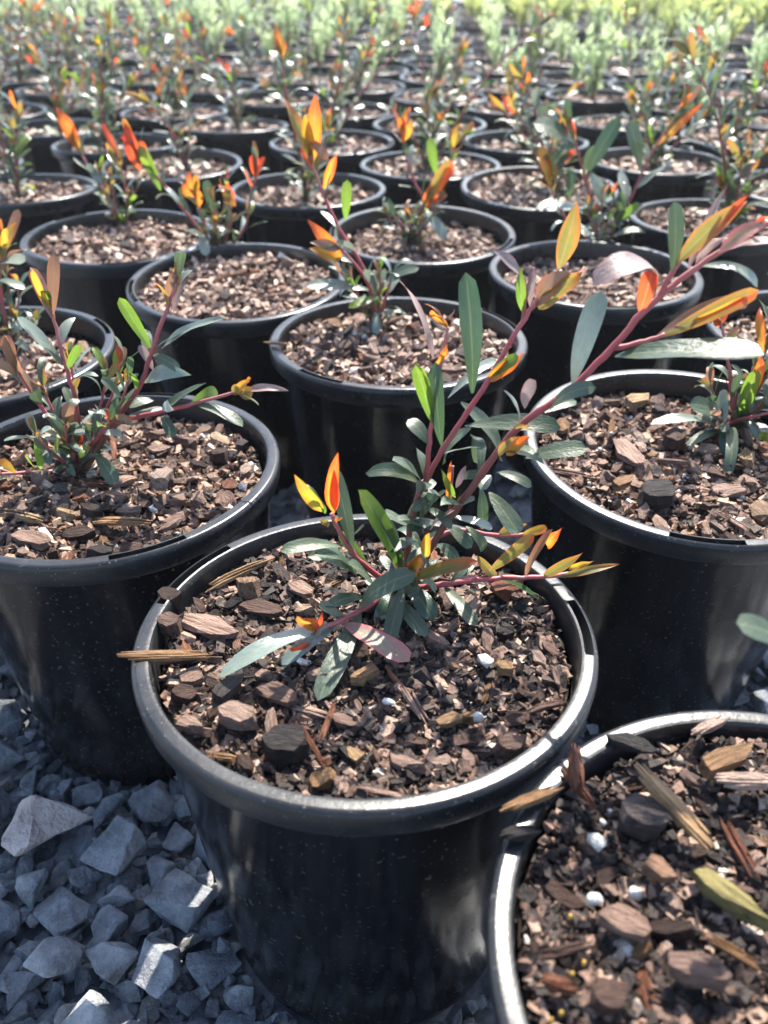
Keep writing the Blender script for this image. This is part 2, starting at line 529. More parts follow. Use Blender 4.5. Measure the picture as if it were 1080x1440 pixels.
def hull_mesh(name, pts, bevel=0.0, smooth=False):
    bm = bmesh.new()
    for p in pts:
        bm.verts.new(p)
    r = bmesh.ops.convex_hull(bm, input=bm.verts[:])
    junk = [g for g in r['geom_interior'] + r['geom_unused'] if isinstance(g, bmesh.types.BMVert)]
    if junk:
        bmesh.ops.delete(bm, geom=list(set(junk)), context='VERTS')
    bmesh.ops.dissolve_limit(bm, angle_limit=0.12, verts=bm.verts[:], edges=bm.edges[:])
    if bevel:
        bmesh.ops.bevel(bm, geom=bm.edges[:], offset=bevel, segments=1, affect='EDGES', clamp_overlap=True)
    bmesh.ops.recalc_face_normals(bm, faces=bm.faces[:])
    me = bpy.data.meshes.new(name)
    bm.to_mesh(me)
    bm.free()
    if smooth:
        me.polygons.foreach_set('use_smooth', [True] * len(me.polygons))
    return me


def rot_to(direction, up=Vector((0, 0, 1))):
    y = direction.normalized()
    z = (up - y * up.dot(y))
    if z.length < 1e-4:
        z = Vector((1, 0, 0)) - y * y.x
    z.normalize()
    x = y.cross(z)
    return x, y, z


def basis(x, y, z, loc):
    m = Matrix.Identity(4)
    for i in range(3):
        m[i][0], m[i][1], m[i][2], m[i][3] = x[i], y[i], z[i], loc[i]
    return m


# ------------------------------------------------------------------ chip, stone and leaf templates (unit size)
def chip_template(rn, el, th, npts):
    """an angular flake of bark: an uneven outline extruded with a torn top, long axis on X"""
    pts = []
    k = npts
    for i in range(k):
        a = 2 * math.pi * (i + rn.uniform(-0.3, 0.3)) / k
        r = rn.uniform(0.8, 1.05)
        x, y = 0.5 * r * math.cos(a), 0.5 * r * math.sin(a) / el
        for s in (-1, 1):
            j = rn.uniform(0.75, 1.0)
            pts.append((x * j, y * j, s * th * 0.5 * rn.uniform(0.55, 1.1)))
    return pts


rt = random.Random(5)
def rough_chip(me, rn, amp=0.05):
    bm = bmesh.new()
    bm.from_mesh(me)
    bmesh.ops.triangulate(bm, faces=bm.faces[:])
    bmesh.ops.subdivide_edges(bm, edges=[e for e in bm.edges if e.calc_length() > 0.3], cuts=1, use_grid_fill=True)
    off = Vector((rn.uniform(0, 50), rn.uniform(0, 50), 0))
    bend = rn.uniform(-0.35, 0.35)
    for v in bm.verts:
        c = v.co.copy()
        n = noise.noise_vector(Vector((c.x * 3, c.y * 9, c.z * 9)) + off) * amp
        v.co += Vector((n.x * 0.8, n.y, n.z))
        v.co.z += bend * c.x * c.x
    bmesh.ops.triangulate(bm, faces=[f for f in bm.faces if len(f.verts) > 4])
    bm.to_mesh(me)
    bm.free()
    return me


CHIPS = [hull_mesh('bark_chip', chip_template(rt, rt.uniform(1.25, 3.0), rt.uniform(0.12, 0.34), rt.choice((5, 6, 7)))) for _ in range(20)]
def splinter_mesh(rn):
    bm = bmesh.new()
    k = rn.randint(4, 6)
    width, th = rn.uniform(0.11, 0.16), rn.uniform(0.07, 0.11)
    bendy = rn.uniform(-0.10, 0.10)
    for i in range(k):
        cy = width * ((i + 0.5) / k - 0.5) * rn.uniform(0.8, 1.1)
        cz = th * rn.uniform(-0.3, 0.3)
        x0, x1 = -0.5 + rn.uniform(0, 0.16), 0.5 - rn.uniform(0, 0.2)
        hw, hz = width / k * rn.uniform(0.6, 0.85), th * rn.uniform(0.25, 0.45)
        ring = []
        for q, (x, f) in enumerate(((x0, 0.25), (x0 + (x1 - x0) * 0.3, 1.0), (x0 + (x1 - x0) * 0.7, 0.9), (x1, 0.2))):
            yy, zz = cy + rn.uniform(-0.008, 0.008), cz + bendy * (x * x * 4) * 0.5 + rn.uniform(-0.006, 0.006)
            ring.append([bm.verts.new((x, yy + sy * hw * f, zz + sz * hz * f)) for sy, sz in ((-1, -1), (1, -1), (1, 1), (-1, 1))])
        for a, b in zip(ring, ring[1:]):
            for q in range(4):
                bm.faces.new((a[q], a[(q + 1) % 4], b[(q + 1) % 4], b[q]))
        bm.faces.new(ring[0][::-1])
        bm.faces.new(ring[-1])
    bmesh.ops.recalc_face_normals(bm, faces=bm.faces[:])
    me = bpy.data.meshes.new('splinter')
    bm.to_mesh(me)
    bm.free()
    return me


SPLINTERS = [splinter_mesh(rt) for _ in range(7)]
CHUNKS = [hull_mesh('bark_chunk', chip_template(rt, rt.uniform(1.0, 1.3), rt.uniform(0.5, 0.75), 7)) for _ in range(5)]
for c_ in CHIPS:
    rough_chip(c_, rt, 0.07)
for c_ in CHUNKS:
    rough_chip(c_, rt, 0.08)


def pebble_template(rn, k=14, sq=0.8):
    pts = []
    for i in range(k):
        v = Vector((rn.gauss(0, 1), rn.gauss(0, 1), rn.gauss(0, 1))).normalized() * rn.uniform(0.42, 0.5)
        pts.append((v.x, v.y * sq, v.z * 0.75))
    return pts


PEBBLES = [hull_mesh('perlite', pebble_template(rt, 13), 0.05, True) for _ in range(4)]


def stone_template(rn):
    k = rn.randint(9, 13)
    ax = (1.0, rn.uniform(0.62, 0.9), rn.uniform(0.42, 0.7))
    pts = []
    for i in range(k):
        v = Vector((rn.gauss(0, 1), rn.gauss(0, 1), rn.gauss(0, 1))).normalized()
        mx = max(abs(v.x), abs(v.y), abs(v.z))
        v = v * (0.55 + 0.45 * (1 / mx - 1)) * rn.uniform(0.85, 1.0)
        pts.append((v.x * ax[0] * 0.6, v.y * ax[1] * 0.6, v.z * ax[2] * 0.6))
    return pts


def stone_mesh(rn):
    """a crushed stone: a faceted hull with rubbed edges and a rough broken skin"""
    me = hull_mesh('stone', stone_template(rn), 0.016)
    bm = bmesh.new()
    bm.from_mesh(me)
    bmesh.ops.triangulate(bm, faces=bm.faces[:])
    for cut in (0.3, 0.16):
        bmesh.ops.subdivide_edges(bm, edges=[e for e in bm.edges if e.calc_length() > cut], cuts=1, use_grid_fill=True)
        bmesh.ops.triangulate(bm, faces=bm.faces[:])
    off = Vector((rn.uniform(0, 50), rn.uniform(0, 50), 0))
    for v in bm.verts:
        n = noise.noise(v.co * 4.0 + off) * 0.035 + noise.noise(v.co * 12.0 + off) * 0.022
        v.co += v.co.normalized() * n
    bmesh.ops.triangulate(bm, faces=[f for f in bm.faces if len(f.verts) > 4])
    bm.to_mesh(me)
    bm.free()
    return me


STONES = [stone_mesh(rt) for _ in range(18)]


def leaf_mesh(arc=0.1, fold=0.25, twist=0.0, curl=0.0, wave=0.0, rows=9, cols=4, shape=0, ph=0.0):
    """unit leaf: stalk at the origin, tip at (0,1,0), width 1, upper face +Z"""
    verts, uvs, faces = [], [], []
    for i in range(rows + 1):
        t = i / rows
        t = t + 0.06 * math.sin(math.pi * t) * t
        if shape == 0:      # broad towards the tip
            w = (t ** 0.68) * ((1 - t) ** 0.33) * 1.53
        elif shape == 1:    # lance shaped
            w = math.sin(math.pi * min(1, t ** 0.9)) ** 0.85
        else:               # narrow with a drawn-out point
            w = (t ** 0.6) * ((1 - t) ** 0.8) * 1.95
        w = 0.5 * max(w, 0.07 * (1 - t) + 0.015)
        cz = arc * 4 * t * (1 - t) * 0.5
        yy = t
        if curl:
            a = curl * t * t
            yy = t * (1 - 0.22 * abs(a) * t)
            cz += math.sin(a) * t * 0.35
        tw = twist * t
        for j in range(cols + 1):
            s = -1 + 2 * j / cols
            x = s * w
            z = fold * abs(x) * 0.35 + wave * math.sin(t * 11 + ph + s * 1.7) * abs(s) * 0.06
            verts.append((x * math.cos(tw) - z * math.sin(tw), yy, cz + (x * math.sin(tw) + z * math.cos(tw)) * 0.3))
            uvs.append((j / cols, t))
    for i in range(rows):
        for j in range(cols):
            a = i * (cols + 1) + j
            faces.append((a, a + 1, a + cols + 2, a + cols + 1))
    return mesh_from('leaf', verts, faces, True, uvs)


LEAVES = {
    'flat': [leaf_mesh(0.14 + 0.05 * k, 0.5 + 0.2 * k, 0.35 * k, 0.30 * k, 0.5, ph=k, rows=11) for k in (-1, -0.4, 0.3, 1)],
    'arch': [leaf_mesh(0.30, 0.6 + 0.3 * k, 0.45 * k, 0.2 * k, 0.5, ph=k, rows=11) for k in (-1, -0.5, 0.4, 1.2)],
    'lance': [leaf_mesh(0.20, 0.8 + 0.4 * k, 0.8 * k, 0.5 * k, 0.8, shape=1, ph=k, rows=11) for k in (-1, -0.4, 0.3, 1)],
    'curl': [leaf_mesh(0.2, 1.2, 1.4 * k, 1.2 * k, 1.8, shape=2, ph=k, rows=13) for k in (-1, -0.5, 0.6, 1.2)],
    'sag': [leaf_mesh(0.36, 0.7, 0.6 * k, -0.8, 0.7, ph=k, rows=11) for k in (-1, -0.4, 0.3, 1)],
}
LEAVES_LOW = {k: [leaf_mesh(0.14, 0.5, 0.5 * s, 0.4 * s if k == 'curl' else 0, 0, rows=5, cols=2, shape=(2 if k == 'curl' else 0)) for s in (-1, 1)] for k in LEAVES}


def joined_leaves(name, mats, material):
    """many small leaves as one mesh: mats are (4x4) numpy matrices of unit leaves"""
    rows = 3
    tv = []
    for i in range(rows + 1):
        t = i / rows
        w = 0.5 * max(0.12, math.sin(math.pi * min(0.97, 0.12 + t * 0.88)))
        tv += [(-w, t, 0.1 * math.sin(t * 3)), (w, t, 0.1 * math.sin(t * 3))]
    tv = np.array(tv)
    tf = [(2 * i, 2 * i + 1, 2 * i + 3, 2 * i + 2) for i in range(rows)]
    n = len(tv)
    V = np.concatenate([tv @ m[:3, :3].T + m[:3, 3] for m in mats])
    Fc = [tuple(k * n + x for x in f) for k in range(len(mats)) for f in tf]
    uv = np.tile(np.stack([(tv[:, 0] > 0) * 1.0, tv[:, 1]], 1), (len(mats), 1))
    return mesh_from(name, V, Fc, True, uv, material)


# ------------------------------------------------------------------ tubes for stems
def smooth_path(pts, sub=5):
    P = [pts[0]] + list(pts) + [pts[-1]]
    out = []
    for i in range(1, len(P) - 2):
        p0, p1, p2, p3 = P[i - 1], P[i], P[i + 1], P[i + 2]
        for k in range(sub):
            t = k / sub
            out.append(0.5 * ((2 * p1) + (p2 - p0) * t + (2 * p0 - 5 * p1 + 4 * p2 - p3) * t * t + (3 * p1 - p0 - 3 * p2 + p3) * t ** 3))
    out.append(P[-2].copy())
    return out


def tube_mesh(path, r0, r1, sides=8, name='stem', uv0=0.0, knobs=True):
    verts, faces, uvs = [], [], []
    n = len(path)
    ref = Vector((0.3, -1, 0.2)).normalized()
    for i, p in enumerate(path):
        d = (path[min(i + 1, n - 1)] - path[max(i - 1, 0)])
        x, y, z = rot_to(d, ref)
        t = i / (n - 1)
        r = r0 + (r1 - r0) * t
        if knobs and i % 4 == 2:
            r *= 1.1
        for k in range(sides):
            a = 2 * math.pi * k / sides
            verts.append(p + (x * math.cos(a) + z * math.sin(a)) * r)
            uvs.append((k / sides, uv0 + (1 - uv0) * t))
    for i in range(n - 1):
        for k in range(sides):
            k2 = (k + 1) % sides
            faces.append((i * sides + k, i * sides + k2, (i + 1) * sides + k2, (i + 1) * sides + k))
    faces.append(tuple(range(sides))[::-1])
    faces.append(tuple((n - 1) * sides + k for k in range(sides)))
    return mesh_from(name, verts, faces, True, uvs, M_STEM)


# ------------------------------------------------------------------ pot meshes (origin at the pot's base centre, rim at z = RIM_Z)
def lathe(profile_fn, angles, name, material, closed=True):
    verts, faces = [], []
    k = None
    for a in angles:
        pr = profile_fn(a)
        k = len(pr)
        for r, z in pr:
            verts.append((r * math.cos(a[0]), r * math.sin(a[0]), z))
    n = len(angles)
    for i in range(n):
        i2 = (i + 1) % n
        for j in range(k if closed else k - 1):
            j2 = (j + 1) % k
            faces.append((i * k + j, i2 * k + j, i2 * k + j2, i * k + j2))
    me = mesh_from(name, verts, faces, False, None, material)
    return me


def rim_mesh(seg, slots):
    """flat-topped rolled rim with long hand slots let into its top"""
    ang = []
    step = 2 * math.pi / seg
    marks = []
    for c, h in slots:
        marks += [((c - h) % (2 * math.pi)), ((c + h) % (2 * math.pi))]
    for i in range(seg):
        ang.append(i * step)
    res = []

    def inside(a):
        for c, h in slots:
            d = (a - c + math.pi) % (2 * math.pi) - math.pi
            if abs(d) < h:
                return True
        return False
    for a in ang:
        res.append((a, inside(a)))
    for m_ in marks:
        for e in (-0.0015, 0.0015):
            res.append(((m_ + e) % (2 * math.pi), inside(m_ + e)))
    res.sort()
    T = RIM_Z

    def prof(ai):
        g = T - 0.009 if ai[1] else T + 0.00003
        return [(0.0905, T - 0.0160), (0.0916, T - 0.004), (0.0920, T - 0.0012), (0.0928, T - 0.0002), (0.0938, T),
                (0.0942, g), (0.0973, g), (0.0977, T), (0.0990, T - 0.0005), (0.0998, T - 0.0018), (0.1000, T - 0.004), (0.0993, T - 0.0112),
                (0.0987, T - 0.0126), (0.0972, T - 0.0132), (0.0952, T - 0.0133), (0.0938, T - 0.0165)]
    me = lathe(prof, res, 'rim', M_RIM)
    # smooth all but the slot walls
    sm = []
    for p in me.polygons:
        sm.append(True)
    me.polygons.foreach_set('use_smooth', sm)
    me.set_sharp_from_angle(angle=math.radians(38))
    return me


def wall_mesh(seg):
    T = RIM_Z
    angs = [(2 * math.pi * i / seg, 0) for i in range(seg)]
    prof = [(0.0937, T - 0.0162), (0.0926, T - 0.022), (0.0895, T - 0.055), (0.0745, 0.004), (0.0728, -0.004), (0.070, -0.009), (0.001, -0.009),
            (0.001, 0.0), (0.069, 0.0), (0.0722, 0.006), (0.0868, T - 0.055), (0.0889, T - 0.028), (0.0904, T - 0.0162)]
    me = lathe(lambda a: prof, angs, 'wall', M_PLASTIC)
    me.polygons.foreach_set('use_smooth', [True] * len(me.polygons))
    me.set_sharp_from_angle(angle=math.radians(40))
    return me


RIM_HI = rim_mesh(128, [(math.radians(1), 0.2), (math.radians(153), 0.28)])
WALL_HI = wall_mesh(96)
RIM_LO = rim_mesh(56, [(0.2, 0.24), (3.3, 0.24)])
WALL_LO = wall_mesh(40)


# ------------------------------------------------------------------ potting mix
def soil_height(x, y, seed):
    p = Vector((x, y, seed * 3.1))
    return 0.0045 * noise.noise(p * 28) + 0.003 * noise.noise(p * 75) + 0.002 * noise.noise(p * 160)


def bits_arrays(n, radius, smin, smax, seed, zfun, flat=0.6):
    """n small angular crumbs as one vertex/face array (12 triangles each)"""
    rg = np.random.default_rng(seed)
    base = np.array([(-1, -1, -1), (1, -1, -1), (1, 1, -1), (-1, 1, -1), (-1, -1, 1), (1, -1, 1), (1, 1, 1), (-1, 1, 1)], float) * 0.5
    tf = np.array([(0, 3, 2, 1), (4, 5, 6, 7), (0, 1, 5, 4), (1, 2, 6, 5), (2, 3, 7, 6), (3, 0, 4, 7)])
    r = radius * np.sqrt(rg.random(n))
    a = rg.random(n) * 2 * np.pi
    cx, cy = r * np.cos(a), r * np.sin(a)
    size = smin * (smax / smin) ** (rg.random(n) ** 1.6)
    sc = np.stack([size * rg.uniform(0.8, 1.5, n), size * rg.uniform(0.45, 0.9, n), size * rg.uniform(0.25, 0.6, n)], 1)
    V = base[None] * (1 + rg.uniform(-0.42, 0.42, (n, 8, 3)))
    V = V * sc[:, None, :]
    yaw = rg.random(n) * 2 * np.pi
    tx = rg.normal(0, flat, n)
    ty = rg.normal(0, flat, n)

    def rotm(ax, an):
        c, s = np.cos(an), np.sin(an)
        Rm = np.zeros((n, 3, 3))
        o = [i for i in range(3) if i != ax]
        Rm[:, ax, ax] = 1
        Rm[:, o[0], o[0]] = c
        Rm[:, o[1], o[1]] = c
        Rm[:, o[0], o[1]] = -s
        Rm[:, o[1], o[0]] = s
        return Rm
    Rm = rotm(2, yaw) @ rotm(0, tx) @ rotm(1, ty)
    V = np.einsum('nij,nkj->nki', Rm, V)
    cz = np.array([zfun(x, y) for x, y in zip(cx, cy)]) + size * rg.uniform(0.0, 0.35, n)
    V += np.stack([cx, cy, cz], 1)[:, None, :]
    Fc = (tf[None] + (np.arange(n) * 8)[:, None, None]).reshape(-1, 4)
    return V.reshape(-1, 3), Fc


def soil_mesh(seed, nbits, smin, smax, rings, segs, bitmat):
    R = 0.0898
    verts, faces = [(0, 0, soil_height(0, 0, seed))], []
    for i in range(1, rings + 1):
        r = R * i / rings
        for k in range(segs):
            a = 2 * math.pi * k / segs
            x, y = r * math.cos(a), r * math.sin(a)
            edge = max(0.0, (i / rings - 0.85) / 0.15)
            verts.append((x, y, soil_height(x, y, seed) - 0.003 * edge))
    for k in range(segs):
        faces.append((0, 1 + k, 1 + (k + 1) % segs))
    for i in range(rings - 1):
        for k in range(segs):
            a, b = 1 + i * segs + k, 1 + i * segs + (k + 1) % segs
            faces.append((a, a + segs, b + segs, b))
    nv, nf = len(verts), len(faces)
    V, Fc = bits_arrays(nbits, 0.0885, smin, smax, seed + 100, lambda x, y: soil_height(x, y, seed))
    me = bpy.data.meshes.new('potting_mix')
    me.from_pydata(verts + V.tolist(), [], faces + (Fc + nv).tolist())
    me.materials.append(M_SOIL)
    me.materials.append(bitmat)
    mi = np.ones(len(me.polygons), dtype=np.int32)
    mi[:nf] = 0
    me.polygons.foreach_set('material_index', mi)
    me.update()
    return me


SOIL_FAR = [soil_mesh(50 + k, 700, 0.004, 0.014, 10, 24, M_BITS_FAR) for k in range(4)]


def put_piece(parent, name, mesh, material, pos, size, yaw, tx=0.0, ty=0.0, stretch=(1, 1, 1)):
    m = Matrix.Translation(pos) @ Matrix.Rotation(yaw, 4, 'Z') @ Matrix.Rotation(tx, 4, 'X') @ Matrix.Rotation(ty, 4, 'Y') @ Matrix.Diagonal((size * stretch[0], size * stretch[1], size * stretch[2], 1))
    return link(name, mesh, parent, material, m)


def scatter_chips(soil, seed, n, smax, smin, avoid=(), stem=(0, 0)):
    """individual bark chips lying on the mix, the big ones first, kept from sitting right on top of each other"""
    rn = random.Random(seed)
    placed = list(avoid)
    for k in range(n):
        f = k / n
        s = smin + (smax - smin) * (1 - f) ** 2.7
        for tries in range(14):
            r = 0.087 * math.sqrt(rn.random())
            a = rn.uniform(0, 2 * math.pi)
            x, y = r * math.cos(a), r * math.sin(a)
            if r + s * 0.42 > 0.0895:
                continue
            if all((x - q[0]) ** 2 + (y - q[1]) ** 2 > (0.36 * (s + q[2])) ** 2 for q in placed):
                break
        else:
            if r + s * 0.42 > 0.0895:
                continue
        placed.append((x, y, s))
        z = soil_height(x, y, seed) + s * rn.uniform(0.10, 0.24)
        kind = rn.random()
        tx, ty = rn.gauss(0, 0.3), rn.gauss(0, 0.3)
        yaw = rn.uniform(0, 6.28)
        if kind < 0.76:
            mm = rn.choices((M_BARK, M_PINKBARK, M_DARKBARK, M_REDBARK, M_SPLINT), (0.60, 0.20, 0.06, 0.08, 0.06))[0]
            put_piece(soil, 'bark_chip', rn.choice(CHIPS), mm, (x, y, z), s, yaw, tx, ty)
        elif kind < 0.87:
            ss = s * rn.uniform(1.3, 2.0)
            if r + ss * 0.5 > 0.087:
                ss = max(0.004, (0.087 - r) * 1.9)
            put_piece(soil, 'bark_splinter', rn.choice(SPLINTERS), rn.choice((M_SPLINT, M_BARK, M_REDBARK, M_BARK)), (x, y, z), ss, yaw, tx * 0.6, ty * 0.5)
        elif kind < 0.95:
            put_piece(soil, 'bark_chunk', rn.choice(CHUNKS), rn.choice((M_BARK, M_DARKBARK, M_PINKBARK)), (x, y, z), s * 0.8, yaw, tx, ty)
        else:
            put_piece(soil, 'perlite_grain', rn.choice(PEBBLES), M_PERL, (x, y, z + 0.0002), min(s, rn.uniform(0.0022, 0.0052)), yaw, tx, ty)


# ------------------------------------------------------------------ the ground and its gravel
GZ = -0.010
g = bmesh.new()
bmesh.ops.create_grid(g, x_segments=8, y_segments=8, size=120)
gm = bpy.data.meshes.new('gravel_ground')
g.to_mesh(gm)
g.free()
gm.materials.append(M_GROUND)
ground = link('gravel_ground', gm)
ground.location = (0, 60, GZ)
ground['kind'] = 'structure'

# ------------------------------------------------------------------ pot layout: offset rows, spacing read from the photograph
AX, AY, BX, BY = -0.1568, 0.1582, 0.1787, 0.1737
KNOWN = {  # (i, j): x, y, tilt towards the camera
    (-1, 0): (0.131, 0.130, 0.0), (0, 0): (-0.008, 0.276, -0.043), (1, 0): (-0.162, 0.418, -0.007), (2, 0): (-0.306, 0.584, 0.0),
    (0, 1): (0.186, 0.443, 0.054), (1, 1): (0.011, 0.613, -0.021), (2, 1): (-0.134, 0.753, 0.047), (1, 2): (0.198, 0.777, 0.006),
    (3, 1): (-0.282, 0.898, 0.019), (2, 2): (0.041, 0.909, 0.045), (1, 3): (0.379, 0.963, -0.018), (3, 2): (-0.097, 1.107, 0.0),
    (2, 3): (0.199, 1.118, 0.055), (4, 1): (-0.467, 1.109, -0.032), (3, 3): (0.066, 1.256, 0.001), (2, 4): (0.396, 1.284, -0.006), (4, 2): (-0.303, 1.261, 0.03)}
GAP_J = 11          # the block ends here; a path, then the next block of pots
J_SHRUB = 6         # rows of shrubs, then rows of downy seedlings
pots = []
jr = random.Random(3)
for j in range(0, 26):
    for i in range(-14, 34):
        jx, jy, jt, jz = jr.uniform(-0.014, 0.014), jr.uniform(-0.014, 0.014), jr.gauss(0, 0.02), jr.uniform(0, 6.28)
        if (i, j) in KNOWN:
            x, y, t = KNOWN[(i, j)]
        else:
            jj = j + (0.9 if j >= GAP_J else 0)
            x = -0.0052 + AX * i + BX * jj + jx
            y = 0.2728 + AY * i + BY * jj + jy
            t = jt
            if i < -1 or y < 0.3 or y > 9.5:
                continue
        q = project(Vector((x, y, RIM_Z)))
        if q is None:
            continue
        rp = 0.1 * F_PX / max(0.2, depth(Vector((x, y, RIM_Z))))
        top = project(Vector((x, y, RIM_Z + 0.12)))
        if (i, j) not in KNOWN and (q[0] + rp < -20 or q[0] - rp > 1100 or top[1] < -6 and q[1] < 4 and y > 6.4):
            continue
        kind = 'shrub' if j < J_SHRUB else ('lavender' if j < GAP_J else 'yellowgreen')
        pots.append(dict(i=i, j=j, x=x, y=y, t=t, rz=jz, kind=kind, row=i + j, u=q[0], v=q[1]))

ORD = ['zeroth', 'first', 'second', 'third', 'fourth', 'fifth', 'sixth', 'seventh', 'eighth', 'ninth', 'tenth', 'eleventh', 'twelfth', 'thirteenth', 'fourteenth', 'fifteenth',
       'sixteenth', 'seventeenth', 'eighteenth', 'nineteenth', 'twentieth', 'twenty-first', 'twenty-second', 'twenty-third', 'twenty-fourth', 'twenty-fifth', 'twenty-sixth',
       'twenty-seventh', 'twenty-eighth', 'twenty-ninth', 'thirtieth', 'thirty-first', 'thirty-second', 'thirty-third', 'thirty-fourth', 'thirty-fifth', 'thirty-sixth', 'thirty-seventh', 'thirty-eighth', 'thirty-ninth', 'fortieth'] + ['far-back'] * 20
rows = {}
for p in pots:
    rows.setdefault(p['row'], []).append(p)
for k, r in enumerate(sorted(rows)):
    rows[r].sort(key=lambda p: p['x'])
    for c, p in enumerate(rows[r]):
        p['rown'], p['coln'] = ORD[k + 1], ('leftmost' if c == 0 else ORD[c + 1] + ' from left')
        if len(rows[r]) == 1:
            p['coln'] = 'only one'

POT_LABEL = {
    (0, 0): 'large black plastic pot in the front centre with a slot in its right rim',
    (-1, 0): 'black plastic pot cut off at the lower right corner, full of coarse splintered bark',
    (1, 0): 'black plastic pot at the left edge, behind and left of the front centre pot',
    (0, 1): 'black plastic pot at the right edge behind the front centre pot',
    (2, 0): 'partly hidden black plastic pot at the left edge, third up from the bottom',
    (1, 1): 'black plastic pot directly behind the front centre pot, orange chip on its left rim',
    (2, 1): 'black plastic pot of dark bark left of centre, upper left neighbour of the middle pot',
    (1, 2): 'black plastic pot right of centre seen between the long orange-tipped stems',
}
PLANT_LABEL = {
    (0, 0): 'sharply focused shrub with red stems and orange tips in the front centre pot',
    (-1, 0): 'shrub mostly out of frame, one green leaf showing at the right edge',
    (1, 0): 'bushy young shrub with a red side shoot in the left edge pot',
    (0, 1): 'small shrub with spreading grey-green leaves in the right edge pot',
    (2, 0): 'young shrub cut off by the left edge with pale arching leaves',
    (1, 1): 'leaning shrub with tall orange tip behind the front centre pot',
    (2, 1): 'shrub at the back rim of the dark bark pot, red leaf tips',
    (1, 2): 'tall two-stemmed dark green shrub right of centre behind the long orange stems',
}

ROOTS = {}
SOILZ = {}


def build_pot(p):
    key = (p['i'], p['j'])
    near = p['y'] < 1.05
    lab = POT_LABEL.get(key, 'black plastic pot in the %s row from the front, %s' % (p['rown'], p['coln']))
    grp = {'shrub': 'black pots holding orange-tipped shrubs', 'lavender': 'black pots holding downy pale seedlings', 'yellowgreen': 'black pots holding yellow-green seedlings'}[p['kind']]
    o = thing('plant_pot', (p['x'], p['y'], 0), lab, 'plant pot', grp)
    tilt = p['t']
    # tilt about the rim centre so that the rim stays where it was measured
    o.rotation_euler = (tilt, 0, 0)
    o.location = Vector((p['x'], p['y'], RIM_Z)) - (Matrix.Rotation(tilt, 3, 'X') @ Vector((0, 0, RIM_Z)))
    rzm = Matrix.Rotation(0.0 if key in ((0, 0),) else p['rz'], 4, 'Z')
    if key == (1, 0):
        rzm = Matrix.Rotation(math.radians(297), 4, 'Z')
    if key == (0, 1):
        rzm = Matrix.Rotation(math.radians(258), 4, 'Z')
    rzm = rzm @ Matrix.Diagonal((1 + 0.012 * math.sin(p['rz'] * 3), 1 - 0.012 * math.sin(p['rz'] * 3), 1, 1))
    link('rim', RIM_HI if near else RIM_LO, o, None, rzm)
    link('wall', WALL_HI if near else WALL_LO, o, None, rzm)
    seed = 20 + p['i'] * 7 + p['j'] * 31
    if not near and seed % 3 == 0:
        seed += 1
    fill = {(0, 0): 0.011, (-1, 0): 0.007, (1, 0): 0.014, (0, 1): 0.017, (1, 1): 0.013, (2, 1): 0.011}.get(key, 0.010 + (seed % 7) * 0.002)
    sz = RIM_Z - fill
    if key in ((0, 0), (-1, 0)):
        sm = soil_mesh(seed, 12000, 0.0009, 0.0055, 40, 96, M_BITS)
    elif key in ((1, 0), (0, 1)):
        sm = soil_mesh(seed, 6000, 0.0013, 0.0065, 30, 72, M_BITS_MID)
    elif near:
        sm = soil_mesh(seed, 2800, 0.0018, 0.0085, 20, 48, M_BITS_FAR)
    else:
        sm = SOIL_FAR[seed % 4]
    s = link('potting_mix', sm, o, None, Matrix.Translation((0, 0, sz)) @ (Matrix.Identity(4) if near else Matrix.Rotation(seed * 1.3, 4, 'Z')))
    s['kind'] = 'stuff'
    SOILZ[key] = (s, sz, seed)
    base = Vector((p['x'], p['y'], sz))
    return o, s, seed, base


HAND = {}


def soil_local(key, u, v, lift=0.0):
    """photo pixel -> position in the coordinates of that pot's potting mix"""
    x0, y0, t = KNOWN[key]
    s, sz, seed = SOILZ[key]
    w = at_z(u, v, sz + lift)
    for _ in range(3):
        z = sz + (w.y - y0) * math.tan(t) + lift
        w = at_z(u, v, z)
    return Vector((w.x - x0, w.y - y0, lift))


def hand_chip(key, u0, v0, u1, v1, wpx, kind, material, lift=0.004, thick=None, end_lift=None, name=None):
    """one conspicuous chip, placed by its two ends"""
    s, sz, seed = SOILZ[key]
    a = soil_local(key, u0, v0, lift)
    b = soil_local(key, u1, v1, lift if end_lift is None else end_lift)
    mid = (a + b) / 2
    d = b - a
    L = d.length
    world = mid + Vector((KNOWN[key][0], KNOWN[key][1], sz))
    w = wpx * depth(world) / F_PX
    x = d.normalized()
    z = (Vector((0, 0, 1)) - x * x.z).normalized()
    y = z.cross(x)
    h = thick if thick else w * 0.6
    meshes = {'chip': CHIPS, 'splinter': SPLINTERS, 'chunk': CHUNKS, 'pebble': PEBBLES}[kind]
    me = meshes[(int(u0) + int(v0)) % len(meshes)]
    ext = [max(abs(q.co[k]) for q in me.vertices) * 2 for k in range(3)]
    m = basis(x * (L / ext[0]), y * (w / ext[1]), z * (h / ext[2]), mid)
    nm = name or {'chip': 'bark_chip', 'splinter': 'bark_splinter', 'chunk': 'bark_chunk', 'pebble': 'perlite_grain'}[kind]
    link(nm, me, s, material, m)
    HAND.setdefault(key, []).append((mid.x, mid.y, max(L * 0.6, w) if kind != 'splinter' else w * 2))


for p in pots:
    p['obj'], p['soil'], p['seed'], p['base'] = build_pot(p)

A_, L_, E_, B_, C_ = (0, 0), (-1, 0), (1, 0), (0, 1), (1, 1)
hc = hand_chip
